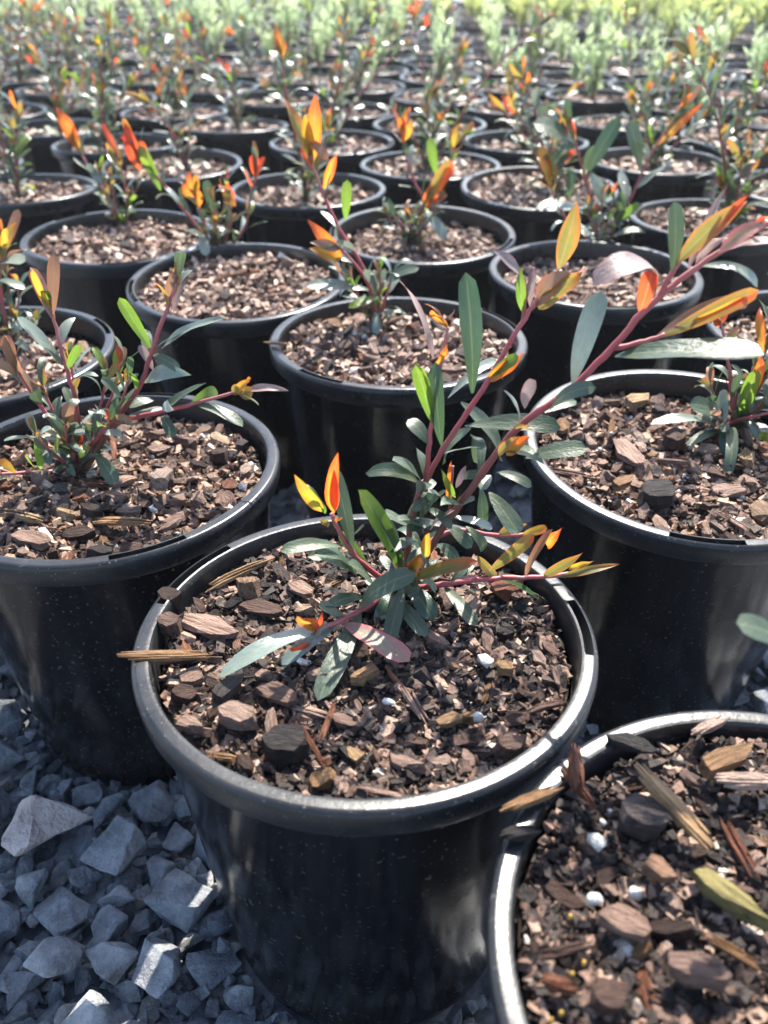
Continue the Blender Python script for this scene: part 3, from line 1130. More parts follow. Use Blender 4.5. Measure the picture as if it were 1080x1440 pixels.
# front centre pot
hc(A_, 163, 925, 297, 922, 17, 'splinter', M_SPLINT, 0.013, 0.004, 0.006)
hc(A_, 255, 868, 336, 895, 42, 'chip', M_PINKBARK, 0.005, 0.005)
hc(A_, 372, 1048, 438, 1050, 52, 'chunk', M_DARKBARK, 0.006, 0.012)
hc(A_, 246, 1013, 290, 1026, 28, 'chip', M_PINKBARK, 0.005, 0.006)
hc(A_, 290, 1062, 340, 1068, 13, 'splinter', M_SPLINT, 0.004, 0.003)
hc(A_, 285, 828, 388, 782, 14, 'splinter', M_SPLINT, 0.006, 0.004)
hc(A_, 418, 1012, 458, 1080, 8, 'splinter', M_REDBARK, 0.008, 0.002)
hc(A_, 452, 1040, 472, 985, 9, 'splinter', M_REDBARK, 0.008, 0.002)
hc(A_, 310, 1000, 362, 1018, 36, 'chunk', M_BARK, 0.006, 0.009)
hc(A_, 500, 1108, 590, 1126, 10, 'splinter', M_PINKBARK, 0.005, 0.003)
hc(A_, 697, 938, 724, 942, 22, 'chip', M_SPLINT, 0.006, 0.006)
hc(A_, 615, 1020, 650, 1005, 22, 'chip', M_SPLINT, 0.005, 0.004)
hc(A_, 695, 1048, 742, 1052, 38, 'chunk', M_BARK, 0.006, 0.011)
hc(A_, 690, 832, 735, 822, 30, 'chip', M_REDBARK, 0.006, 0.007)
hc(A_, 668, 928, 695, 928, 24, 'pebble', M_PERL, 0.007, 0.007)
hc(A_, 665, 1008, 682, 1010, 16, 'pebble', M_PERL, 0.006, 0.005)
hc(A_, 538, 985, 556, 990, 13, 'pebble', M_PERL, 0.006, 0.004)
hc(A_, 360, 965, 420, 985, 34, 'chip', M_BARK, 0.005, 0.005)
hc(A_, 300, 990, 345, 945, 30, 'chip', M_DARKBARK, 0.005, 0.005)
hc(A_, 405, 820, 440, 835, 26, 'chip', M_PINKBARK, 0.005, 0.005)
hc(A_, 335, 850, 400, 860, 30, 'chip', M_BARK, 0.005, 0.005)
hc(A_, 224, 835, 250, 845, 26, 'chunk', M_BARK, 0.009, 0.010)
hc(A_, 225, 875, 252, 885, 28, 'chunk', M_BARK, 0.008, 0.010)
hc(A_, 740, 1000, 800, 985, 10, 'splinter', M_BARK, 0.006, 0.003)
# lower right pot
hc(L_, 892, 1078, 1003, 1196, 24, 'splinter', M_SPLINT, 0.012, 0.006)
hc(L_, 868, 1145, 948, 1150, 62, 'chunk', M_DARKBARK, 0.007, 0.014)
hc(L_, 822, 1182, 854, 1184, 26, 'pebble', M_PERL, 0.008, 0.008)
hc(L_, 966, 1222, 1090, 1308, 34, 'chip', M_MOSS, 0.008, 0.008)
hc(L_, 980, 1090, 1062, 1052, 34, 'chip', M_SPLINT, 0.010, 0.006)
hc(L_, 1003, 1100, 1100, 1102, 22, 'splinter', M_BARK, 0.010, 0.006)
hc(L_, 703, 1143, 795, 1105, 17, 'splinter', M_SPLINT, 0.010, 0.005)
hc(L_, 703, 1178, 762, 1168, 20, 'splinter', M_DARKBARK, 0.0095, 0.006)
hc(L_, 806, 1052, 812, 1118, 20, 'splinter', M_REDBARK, 0.011, 0.007)
hc(L_, 790, 1080, 838, 1138, 12, 'splinter', M_REDBARK, 0.009, 0.005)
hc(L_, 852, 1035, 935, 1056, 24, 'chip', M_DARKBARK, 0.010, 0.006)
hc(L_, 972, 1035, 1025, 1008, 16, 'splinter', M_BARK, 0.009, 0.005)
hc(L_, 900, 1210, 950, 1240, 30, 'chip', M_BARK, 0.008, 0.006)
hc(L_, 840, 1285, 920, 1310, 42, 'chip', M_PINKBARK, 0.008, 0.008)
hc(L_, 828, 1400, 885, 1400, 48, 'chunk', M_BARK, 0.006, 0.008)
hc(L_, 935, 1360, 1030, 1375, 44, 'chip', M_BARK, 0.008, 0.010)
hc(L_, 825, 1262, 850, 1270, 24, 'pebble', M_PERL, 0.007, 0.006)
hc(L_, 882, 1255, 906, 1262, 20, 'pebble', M_PERL, 0.007, 0.006)
hc(L_, 1005, 1235, 1022, 1240, 18, 'pebble', M_PERL, 0.008, 0.006)
hc(L_, 760, 1378, 812, 1395, 18, 'splinter', M_REDBARK, 0.007, 0.005)
for u, v in ((803, 1290), (805, 1370), (822, 1355), (775, 1435), (790, 1425)):
    hc(L_, u - 4, v, u + 4, v, 8, 'pebble', M_PRILL, 0.008, 0.003, None, 'fertiliser_prill')
# left and right neighbours, middle pot
hc(E_, 130, 732, 215, 735, 17, 'splinter', M_SPLINT, 0.006, 0.004)
hc(E_, 20, 755, 75, 765, 34, 'chip', M_PINKBARK, 0.006, 0.006)
hc(B_, 880, 570, 915, 558, 26, 'chip', M_SPLINT, 0.008, 0.006)
hc(B_, 862, 688, 892, 672, 20, 'chip', M_SPLINT, 0.008, 0.005)
hc(B_, 865, 615, 905, 660, 36, 'chip', M_PINKBARK, 0.006, 0.006)
hc(B_, 900, 700, 955, 695, 44, 'chunk', M_DARKBARK, 0.007, 0.014)
hc(B_, 935, 615, 965, 625, 34, 'chunk', M_BARK, 0.007, 0.012)
hc(B_, 770, 660, 835, 672, 14, 'splinter', M_BARK, 0.005, 0.004)
hc(C_, 370, 482, 412, 485, 8, 'splinter', M_SPLINT, 0.015, 0.003)
hc(C_, 462, 448, 475, 462, 20, 'chip', M_SPLINT, 0.007, 0.004)
NCHIP = {A_: (275, 0.020, 0.0042), L_: (262, 0.020, 0.0042), E_: (285, 0.023, 0.0064), B_: (285, 0.023, 0.0064), C_: (190, 0.023, 0.0065),
         (2, 1): (170, 0.022, 0.007), (2, 0): (110, 0.022, 0.007), (1, 2): (120, 0.023, 0.008), (3, 1): (100, 0.024, 0.008), (2, 2): (100, 0.023, 0.008), (1, 3): (70, 0.023, 0.009)}
for p in pots:
    key = (p['i'], p['j'])
    if key in NCHIP:
        n, a, b = NCHIP[key]
        scatter_chips(p['soil'], p['seed'], n, a, b, HAND.get(key, []))


# ------------------------------------------------------------------ plants
class Plant:
    def __init__(self, base, label, seed, low=False):
        self.root = thing('shrub_seedling', base, label, 'plant', 'young orange-tipped shrubs in pots')
        self.base = Vector(base)
        self.rn = random.Random(seed)
        self.low = low
        self.stems = []

    def stem(self, pts, r0=0.0021, r1=0.0009, uv0=0.0, sides=8):
        """pts in world coordinates"""
        path = smooth_path([Vector(q) - self.base for q in pts], 5)
        # slight unevenness of a living stem
        for k in range(1, len(path) - 1):
            path[k] += Vector((self.rn.uniform(-1, 1), self.rn.uniform(-1, 1), self.rn.uniform(-1, 1))) * r0 * 0.22
        o = link('stem', tube_mesh(path, r0, r1, sides, 'stem', uv0), self.root)
        self.stems.append((o, path))
        return o

    def leaf(self, stem, a, b, width, col, shape='flat', face=None, flip=False):
        """a = stalk end, b = tip (world), width in metres, face = where the upper side looks"""
        a, b = Vector(a) - self.base, Vector(b) - self.base
        d = b - a
        L = max(d.length, 0.004)
        up = face if face is not None else Vector((0, 0, 1))
        x, y, z = rot_to(d, up)
        if flip:
            x, z = -x, -z
        lib = (LEAVES_LOW if self.low else LEAVES)[shape]
        o = link('leaf', self.rn.choice(lib), stem, LEAF[col], basis(x * width, y * L, z * L * 0.8, a))
        return o

    def nearest(self, w):
        w = Vector(w) - self.base
        best = min(self.stems, key=lambda s: min((q - w).length for q in s[1]))
        return best[0]

    def auto_leaves(self, stem_obj, path, n, lmin, lmax, wmin, wmax, t0=0.1, t1=0.97, tip='orange', tipn=4, tiplen=0.04, open_=0.9, tipw=0.008, cols=None):
        rn = self.rn
        ang = rn.uniform(0, 6.28)
        P = [q + self.base for q in path]
        for k in range(n):
            t = t0 + (t1 - t0) * (k + rn.uniform(-0.3, 0.3)) / max(1, n - 1)
            t = min(max(t, 0.02), 0.98)
            f = t * (len(P) - 1)
            i = int(f)
            p = P[i].lerp(P[min(i + 1, len(P) - 1)], f - i)
            d = (P[min(i + 1, len(P) - 1)] - P[max(i - 1, 0)]).normalized()
            ang += 2.4 + rn.uniform(-0.4, 0.4)
            x, y, z = rot_to(d, Vector((0.2, -0.9, 0.4)))
            side = x * math.cos(ang) + z * math.sin(ang)
            op = open_ * (1.15 - 0.55 * t) + rn.uniform(-0.2, 0.2)
            dr = d * math.cos(op) + side * math.sin(op) + Vector((0, 0, 0.1))
            L = rn.uniform(lmin, lmax) * (1 - 0.15 * t)
            c = rn.choices(cols or ('green', 'dark', 'pale', 'lime', 'olive'), (0.46, 0.14, 0.24, 0.07 + 0.08 * t, 0.2 * t * t))[0]
            self.leaf(stem_obj, p, p + dr.normalized() * L, rn.uniform(wmin, wmax), c, rn.choices(('flat', 'arch', 'lance', 'sag'), (0.35, 0.25, 0.2, 0.2))[0],
                      face=(d * 0.75 - side * 0.5 + Vector((0, 0, 0.5))).normalized())
        e = P[-1]
        d = (P[-1] - P[-3]).normalized()
        for k in range(tipn):
            a = ang + k * 2.2
            x, y, z = rot_to(d, Vector((0.1, -1, 0.2)))
            side = x * math.cos(a) + z * math.sin(a)
            op = rn.uniform(0.15, 0.6)
            dr = d * math.cos(op) + side * math.sin(op) + Vector((0, 0, 0.15))
            c = rn.choices((tip, 'olive', 'red', 'yellow', 'bronze'), (0.32, 0.28, 0.10, 0.1, 0.2))[0]
            self.leaf(stem_obj, e - d * 0.004 * k, e - d * 0.004 * k + dr.normalized() * tiplen * rn.uniform(0.6, 1.1), tipw * rn.uniform(0.7, 1.2), c, rn.choice(('lance', 'curl', 'flat')),
                      face=Vector((rn.uniform(-1, 1), -0.8, 0.4)))


CAMV = Vector((0, 0, CAM_Z))


def uvY(l):
    return [at_y(u, v, y) for u, v, y in l]


def traced(pl, rows_):
    """(u0,v0, u1,v1, width px, colour, shape, Y at stalk, dY to tip, tilt) -> leaves; the tilt turns the blade away from the viewer"""
    for r in rows_:
        u0, v0, u1, v1, w, col, shape, y0, dy = r[:9]
        tilt = r[9] if len(r) > 9 else 0.0
        a, b = at_y(u0, v0, y0), at_y(u1, v1, y0 + dy)
        for q_, (uu, vv) in ((a, (u0, v0)), (b, (u1, v1))):
            if q_.z < pl.base.z + 0.009:
                q_.xyz = at_z(uu, vv, pl.base.z + 0.009)
        view = (CAMV - (a + b) / 2).normalized()
        d = (b - a).normalized()
        n0 = (view - d * view.dot(d)).normalized()
        upv = Vector((0, 0, 1))
        lit = col in ('green', 'dark', 'pale', 'pink', 'mauve', 'bronze')
        want = (view + upv * (1.5 if lit else 0.25) + Vector((math.sin(u0 * 7.1 + v0) * 0.35, 0, 0))).normalized()
        face = (want - d * want.dot(d))
        face = n0 if face.length < 0.05 else face.normalized()
        wm = w * depth((a + b) / 2) / F_PX / max(0.55, abs(face.dot(n0)))
        pl.leaf(pl.nearest(a), a, b, wm, col, shape, face=face)


byk = {(p['i'], p['j']): p for p in pots}


def label_for(p):
    key = (p['i'], p['j'])
    if key in PLANT_LABEL:
        return PLANT_LABEL[key]
    nm = {'shrub': 'young orange-tipped shrub', 'lavender': 'downy pale green seedling', 'yellowgreen': 'bright yellow-green seedling'}[p['kind']]
    return '%s in the %s row from the front, %s' % (nm, p['rown'], p['coln'])


# --- front centre plant, traced stem by stem and leaf by leaf
pA = byk[A_]
baseA = soil_local(A_, 566, 842, 0.0) + Vector((KNOWN[A_][0], KNOWN[A_][1], SOILZ[A_][1]))
baseA.z = SOILZ[A_][1] + (baseA.y - KNOWN[A_][1]) * math.tan(KNOWN[A_][2]) - 0.002
YB = baseA.y
PA = Plant(baseA, label_for(pA), 7)
PA.stem([baseA] + uvY([(572, 790, YB), (582, 715, YB + .002), (603, 668, YB + .006), (640, 605, YB + .01), (690, 530, YB + .012), (738, 447, YB + .016), (762, 415, YB + .018), (790, 380, YB + .02)]), 0.0017, 0.0008)
PA.stem([baseA + Vector((0.003, 0.002, 0))] + uvY([(590, 795, YB), (640, 718, YB - .002), (690, 648, YB - .004), (738, 592, YB - .006), (790, 558, YB - .008), (850, 500, YB - .010), (905, 438, YB - .012), (945, 402, YB - .012), (1010, 355, YB - .012), (1095, 306, YB - .012)]), 0.0018, 0.0010)
PA.stem(uvY([(566, 820, YB), (535, 812, YB - .006), (505, 788, YB - .012), (480, 752, YB - .016), (466, 722, YB - .018)]), 0.0016, 0.0009, 0.3)
PA.stem(uvY([(564, 828, YB), (540, 838, YB - .012), (505, 860, YB - .024), (470, 876, YB - .034), (440, 884, YB - .042)]), 0.0017, 0.0010, 0.3)
PA.stem(uvY([(570, 828, YB), (610, 824, YB - .004), (670, 815, YB - .004), (735, 812, YB - .002), (790, 808, YB), (815, 803, YB)]), 0.0016, 0.0008, 0.35)
PA.stem(uvY([(590, 770, YB + .004), (640, 746, YB + .01), (690, 752, YB + .013), (735, 752, YB + .016), (765, 745, YB + .018)]), 0.0014, 0.0007, 0.35)
PA.stem(uvY([(598, 690, YB + .004), (602, 640, YB + .004), (607, 595, YB + .006), (616, 530, YB + .008), (630, 460, YB + .012)]), 0.0013, 0.0007, 0.4)
PA.stem(uvY([(862, 490, YB - .010), (900, 482, YB - .011), (935, 470, YB - .012)]), 0.0012, 0.0008, 0.5)
PA.stem(uvY([(926, 420, YB - .012), (942, 388, YB - .012), (958, 365, YB - .012)]), 0.0011, 0.0008, 0.6)
PA.stem(uvY([(735, 450, YB + .016), (741, 410, YB + .018), (750, 376, YB + .02)]), 0.0009, 0.0006, 0.6)
PA.stem(uvY([(563, 835, YB), (556, 812, YB - .01), (564, 800, YB - .016), (588, 803, YB - .022)]), 0.0014, 0.0008, 0.2)
PA.stem(uvY([(633, 722, YB + .01), (634, 690, YB + .012), (637, 655, YB + .014)]), 0.0009, 0.0006, 0.4)
traced(PA, [
    # main left stem
    (664, 553, 653, 379, 37, 'dark', 'flat', YB + .010, .012, 0.5), (609, 504, 565, 379, 15, 'mauve', 'lance', YB + .008, .008, 0.6),
    (630, 460, 588, 428, 13, 'orange', 'curl', YB + .012, .0), (614, 512, 630, 482, 14, 'orange', 'curl', YB + .008, -.006), (628, 462, 600, 420, 6, 'bronze', 'curl', YB + .012, .0),
    (632, 450, 648, 432, 8, 'bronze', 'curl', YB + .012, .0),
    (609, 596, 580, 502, 26, 'lime', 'flat', YB + .006, -.004, 0.2), (621, 628, 609, 507, 26, 'dark', 'flat', YB + .008, -.006, 0.4),
    (604, 625, 573, 589, 25, 'green', 'arch', YB + .004, .006, 0.2), (592, 686, 512, 649, 19, 'green', 'sag', YB + .004, -.008, 0.5), (592, 695, 556, 643, 22, 'green', 'arch', YB + .004, -.014, 0.3),
    (630, 560, 700, 504, 16, 'pale', 'arch', YB + .02, .02, 0.6),
    (654, 599, 797, 593, 27, 'green', 'flat', YB + .010, -.012, 0.5), (739, 644, 827, 628, 28, 'green', 'flat', YB + .014, -.006, 0.4),
    (648, 566, 698, 652, 28, 'green', 'arch', YB + .014, .008, 0.2), (664, 612, 676, 664, 15, 'green', 'lance', YB + .014, .008), (662, 602, 620, 652, 22, 'green', 'arch', YB + .012, .01, 0.3),
    (686, 535, 741, 492, 25, 'orange', 'curl', YB + .012, -.006), (690, 528, 736, 500, 22, 'lime', 'flat', YB + .012, -.007, 0.2), (699, 512, 706, 545, 6, 'bronze', 'curl', YB + .011, -.004),
    (785, 378, 811, 280, 28, 'olive', 'lance', YB + .020, .0, 0.2), (757, 434, 831, 362, 34, 'olive', 'curl', YB + .018, -.010, 0.2), (752, 432, 800, 372, 24, 'bronze', 'lance', YB + .018, -.006, 0.3),
    (735, 440, 731, 372, 14, 'lime', 'lance', YB + .016, .0, 0.3), (735, 392, 688, 351, 12, 'mauve', 'lance', YB + .018, -.004), (745, 432, 752, 374, 9, 'mauve', 'lance', YB + .018, .0),
    # right stem
    (805, 540, 846, 405, 39, 'pale', 'flat', YB - 0.009, .010, -0.3), (865, 501, 1092, 515, 46, 'dark', 'flat', YB - 0.010, -.03, 0.5), (772, 578, 838, 540, 19, 'green', 'arch', YB - 0.009, -.012, 0.5),
    (737, 574, 755, 534, 23, 'mauve', 'arch', YB - 0.008, -.006), (712, 640, 756, 608, 18, 'orange', 'lance', YB - 0.007, -.008), (700, 640, 735, 612, 14, 'olive', 'lance', YB - 0.007, -.01), (722, 600, 752, 606, 12, 'yellow', 'curl', YB - 0.008, -.008),
    (900, 440, 920, 372, 30, 'red', 'flat', YB - 0.011, -.004, -0.2), (925, 388, 834, 376, 31, 'mauve', 'sag', YB - 0.011, -.018, 0.6),
    (930, 474, 1078, 402, 30, 'olive', 'flat', YB - 0.010, -.006, 0.3), (922, 474, 1060, 418, 24, 'bronze', 'arch', YB - 0.010, .006, 0.4), (960, 462, 1082, 398, 13, 'orange', 'curl', YB - 0.010, -.010, 0.3),
    (945, 385, 947, 280, 26, 'green', 'flat', YB - 0.012, .0, 0.2), (950, 372, 1058, 268, 25, 'olive', 'lance', YB - 0.013, -.006, 0.2), (985, 345, 1056, 272, 16, 'red', 'lance', YB - 0.013, -.004, 0.2),
    (968, 378, 1032, 252, 17, 'mauve', 'lance', YB - 0.013, .006, 0.3), (978, 372, 1022, 318, 14, 'mauve', 'curl', YB - 0.013, -.006),
    (1010, 356, 1082, 308, 20, 'pink', 'lance', YB - 0.014, -.006), (1020, 352, 1090, 345, 18, 'mauve', 'arch', YB - 0.014, -.012, 0.4), (985, 375, 1085, 395, 16, 'pale', 'sag', YB - 0.013, -.014, 0.4), (1040, 335, 1088, 300, 16, 'red', 'curl', YB - 0.014, -.004),
    # middle tangle
    (633, 712, 641, 630, 11, 'orange', 'lance', YB + .012, -.004), (642, 674, 684, 668, 15, 'green', 'arch', YB + .012, -.008, 0.3), (678, 744, 676, 680, 19, 'dark', 'lance', YB + .012, -.01, 0.2),
    (688, 692, 731, 757, 34, 'green', 'flat', YB + .014, -.016, 0.3), (698, 664, 749, 684, 16, 'green', 'arch', YB + .016, -.008, 0.3), (690, 668, 676, 690, 18, 'pale', 'arch', YB + .012, -.01), (655, 655, 640, 690, 10, 'mauve', 'lance', YB + .01, -.004),
    (640, 700, 620, 660, 10, 'lime', 'lance', YB + .008, -.004), (610, 700, 580, 720, 16, 'green', 'arch', YB + .004, -.01), (600, 715, 640, 742, 16, 'green', 'sag', YB + .006, -.014), (612, 735, 570, 748, 18, 'dark', 'arch', YB + .004, -.012),
    (630, 740, 665, 770, 22, 'green', 'arch', YB + .008, -.012), (600, 720, 640, 690, 14, 'green', 'lance', YB + .005, -.008), (595, 750, 560, 730, 16, 'green', 'arch', YB, -.012), (605, 745, 652, 720, 13, 'mauve', 'lance', YB + .004, -.01),
    (622, 708, 604, 690, 10, 'pale', 'arch', YB + .004, -.008), (640, 720, 672, 705, 14, 'dark', 'arch', YB + .01, -.01), (588, 760, 545, 775, 20, 'dark', 'arch', YB, -.016), (600, 770, 570, 800, 22, 'green', 'sag', YB, -.012), (615, 765, 650, 790, 20, 'dark', 'sag', YB + .004, -.012),
    (590, 730, 610, 690, 16, 'dark', 'flat', YB + .003, -.004), (575, 745, 585, 700, 14, 'green', 'lance', YB + .002, .004), (655, 740, 690, 780, 18, 'green', 'sag', YB + .012, -.006), (580, 790, 620, 745, 18, 'dark', 'arch', YB + .003, .01),
    # left low shoot
    (496, 773, 467, 654, 28, 'green', 'flat', YB - .014, .012, -0.3), (469, 722, 478, 630, 21, 'orange', 'lance', YB - .018, -.006, 0.2), (471, 718, 470, 655, 14, 'red', 'lance', YB - .020, -.006), (455, 720, 412, 663, 19, 'yellow', 'lance', YB - .018, -.006, 0.2), (457, 722, 424, 668, 13, 'lime', 'curl', YB - .018, -.002),
    (463, 738, 440, 730, 12, 'olive', 'curl', YB - .018, -.008), (470, 735, 492, 728, 9, 'orange', 'curl', YB - .018, -.008), (479, 769, 392, 777, 21, 'green', 'arch', YB - .014, -.012, 0.5), (500, 797, 430, 783, 17, 'green', 'arch', YB - .012, -.008, 0.5),
    (503, 818, 445, 776, 28, 'dark', 'arch', YB - .010, -.016, 0.3), (527, 828, 499, 789, 29, 'green', 'flat', YB - .008, -.016, 0.1),
    (565, 803, 510, 686, 35, 'lime', 'flat', YB - .008, -.012, 0.3), (563, 806, 512, 690, 20, 'dark', 'lance', YB - .006, -.009, 0.3),
    # front shoot towards the viewer
    (505, 856, 584, 802, 31, 'green', 'arch', YB - .024, -.004, 0.4), (576, 806, 622, 770, 30, 'orange', 'curl', YB - .020, -.010, 0.2), (598, 784, 608, 738, 17, 'yellow', 'lance', YB - .022, -.004), (575, 808, 596, 770, 16, 'olive', 'lance', YB - .02, -.002),
    (577, 816, 675, 789, 24, 'olive', 'arch', YB - .012, -.014, 0.5), (688, 803, 760, 744, 22, 'olive', 'flat', YB - .004, -.006, 0.4), (739, 811, 784, 738, 17, 'bronze', 'arch', YB - .002, -.004, 0.2), (770, 770, 786, 742, 18, 'orange', 'curl', YB - .002, -.006), (734, 752, 775, 743, 17, 'yellow', 'flat', YB + .016, -.008, 0.2), (700, 752, 742, 736, 14, 'olive', 'lance', YB + .014, -.006),
    (762, 812, 822, 776, 16, 'olive', 'lance', YB, -.006), (785, 812, 874, 793, 12, 'olive', 'lance', YB, -.002), (800, 800, 835, 788, 12, 'yellow', 'curl', YB, -.006), (640, 815, 690, 822, 10, 'mauve', 'lance', YB - .004, .01),
    (625, 825, 671, 883, 23, 'green', 'flat', YB - .004, -.022, 0.2), (568, 822, 546, 910, 28, 'green', 'flat', YB - .008, -.030, 0.1), (575, 828, 612, 872, 38, 'dark', 'sag', YB - .004, -.022, 0.1), (556, 846, 600, 898, 27, 'green', 'arch', YB - .012, -.014, 0.2),
    (590, 826, 625, 800, 16, 'green', 'arch', YB + .002, .008, 0.4), (640, 822, 665, 790, 18, 'dark', 'arch', YB, .01, 0.3), (700, 815, 668, 775, 16, 'olive', 'lance', YB - .002, .008, 0.3), (600, 824, 580, 790, 18, 'dark', 'flat', YB + .004, .012, 0.3),
    (508, 862, 446, 986, 39, 'green', 'flat', YB - .024, -.024, 0.1), (482, 876, 583, 942, 40, 'pink', 'flat', YB - .032, -.026, 0.3), (462, 884, 299, 952, 35, 'pale', 'arch', YB - .036, -.030, 0.3), (470, 882, 390, 935, 26, 'pale', 'flat', YB - .034, -.018, 0.2),
    (445, 888, 391, 857, 14, 'orange', 'curl', YB - .042, -.004), (455, 880, 420, 872, 13, 'orange', 'lance', YB - .040, -.004), (440, 886, 455, 860, 12, 'red', 'curl', YB - .042, -.004), (438, 905, 392, 920, 13, 'red', 'curl', YB - .044, -.006), (460, 880, 440, 898, 12, 'mauve', 'curl', YB - .04, -.006),
    (512, 840, 458, 852, 23, 'dark', 'arch', YB - .016, -.016, 0.4), (560, 835, 530, 862, 20, 'dark', 'sag', YB - .008, -.016), (548, 832, 512, 815, 18, 'dark', 'arch', YB - .006, .0, 0.3), (560, 815, 535, 780, 16, 'dark', 'flat', YB - .002, .012, 0.3),
])


for k_, n_, t1_ in ((0, 8, 0.42), (1, 9, 0.42), (4, 3, 0.5), (3, 3, 0.6), (2, 3, 0.7)):
    PA.auto_leaves(PA.stems[k_][0], PA.stems[k_][1], n_, 0.016, 0.03, 0.0055, 0.0085, t0=0.03, t1=t1_, tipn=0, open_=1.15)


def soil_base(key, u, v):
    b = soil_local(key, u, v, 0.0) + Vector((KNOWN[key][0], KNOWN[key][1], SOILZ[key][1]))
    b.z = SOILZ[key][1] + (b.y - KNOWN[key][1]) * math.tan(KNOWN[key][2]) - 0.003
    return b


def stem_leaf(pl, uvs, Y, n, r0=0.0019, r1=0.0008, L=(0.022, 0.036), W=(0.006, 0.009), from_base=True, tipn=4, tip='orange', tiplen=0.035, t0=0.12, uv0=0.0, lean=0.0, open_=0.9, tipw=0.008):
    """a stem drawn through photo pixels, leaves set on it"""
    m = len(uvs)
    pts = [at_y(u, v, Y + lean * k / max(1, m - 1)) for k, (u, v) in enumerate(uvs)]
    if from_base:
        pts = [pl.base.copy()] + pts
    o = pl.stem(pts, r0, r1, uv0, 6)
    pl.auto_leaves(o, pl.stems[-1][1], n, L[0], L[1], W[0], W[1], t0=t0, tip=tip, tipn=tipn, tiplen=tiplen, open_=open_, tipw=tipw)
    return o


# --- left edge pot
bE = soil_base(E_, 112, 668)
PE_ = Plant(bE, label_for(byk[E_]), 21)
y = bE.y
stem_leaf(PE_, [(150, 606), (196, 545), (214, 492), (238, 428), (250, 392)], y, 8, lean=0.02, t0=0.15, L=(0.018, 0.03), tiplen=0.018, tipn=3)
stem_leaf(PE_, [(160, 600), (215, 582), (275, 567), (335, 551)], y, 5, lean=-0.01, t0=0.1, L=(0.018, 0.028), tipn=2, tiplen=0.014)
stem_leaf(PE_, [(112, 620), (105, 560), (88, 500), (74, 442)], y, 7, lean=0.01, t0=0.1, L=(0.016, 0.026), tip='bronze', tipn=2)
stem_leaf(PE_, [(92, 620), (58, 572), (22, 520)], y, 6, lean=-0.005, tip='bronze', tipn=3, L=(0.016, 0.026))
stem_leaf(PE_, [(80, 664), (40, 664), (-6, 668)], y, 5, r0=0.0016, lean=-0.015, L=(0.014, 0.024), tipn=2, tip='olive', tiplen=0.02)
stem_leaf(PE_, [(120, 640), (140, 610), (160, 590)], y, 9, lean=-0.01, L=(0.014, 0.024), W=(0.005, 0.008), tipn=2, tip='bronze', tiplen=0.016, open_=1.2)
stem_leaf(PE_, [(105, 640), (95, 618), (92, 596)], y, 9, lean=-0.015, L=(0.014, 0.024), W=(0.005, 0.008), tipn=2, tip='bronze', tiplen=0.016, open_=1.2)
traced(PE_, [(213, 492, 163, 412, 21, 'lime', 'flat', y + .015, 0, .2), (228, 490, 325, 449, 13, 'pale', 'lance', y + .016, -.01, .5), (215, 520, 193, 482, 14, 'mauve', 'arch', y + .012, -.004, .3),
            (75, 442, 75, 353, 21, 'bronze', 'flat', y + .008, 0, .2), (72, 445, 42, 372, 16, 'mauve', 'lance', y + .008, 0, .3), (88, 514, 24, 444, 20, 'pale', 'flat', y + .006, -.01, .3), (94, 520, 113, 484, 15, 'lime', 'flat', y + .006, -.004, .2),
            (335, 552, 366, 518, 14, 'orange', 'curl', y - .01, 0), (330, 553, 358, 534, 15, 'yellow', 'lance', y - .01, -.006), (340, 551, 408, 547, 9, 'mauve', 'lance', y - .01, -.004), (275, 568, 345, 606, 23, 'green', 'arch', y - .006, -.012, .3), (225, 580, 302, 541, 15, 'green', 'lance', y - .004, .01, .4),
            (228, 585, 245, 616, 20, 'dark', 'arch', y - .004, -.014, .2), (135, 640, 165, 682, 26, 'green', 'arch', y - .005, -.016, .2), (57, 660, 52, 612, 16, 'lime', 'arch', y - .012, -.004, .2), (22, 665, 0, 645, 14, 'yellow', 'flat', y - .015, 0), (60, 575, 12, 495, 14, 'bronze', 'lance', y - .002, 0, .3), (238, 425, 248, 372, 12, 'bronze', 'lance', y + .02, 0), (244, 440, 268, 385, 10, 'mauve', 'lance', y + .02, .006),
            (210, 500, 255, 520, 16, 'green', 'arch', y + .012, -.012, .3), (200, 540, 268, 516, 14, 'pale', 'lance', y + .01, -.014, .3), (170, 560, 140, 530, 14, 'green', 'arch', y + .005, .0, .3)])

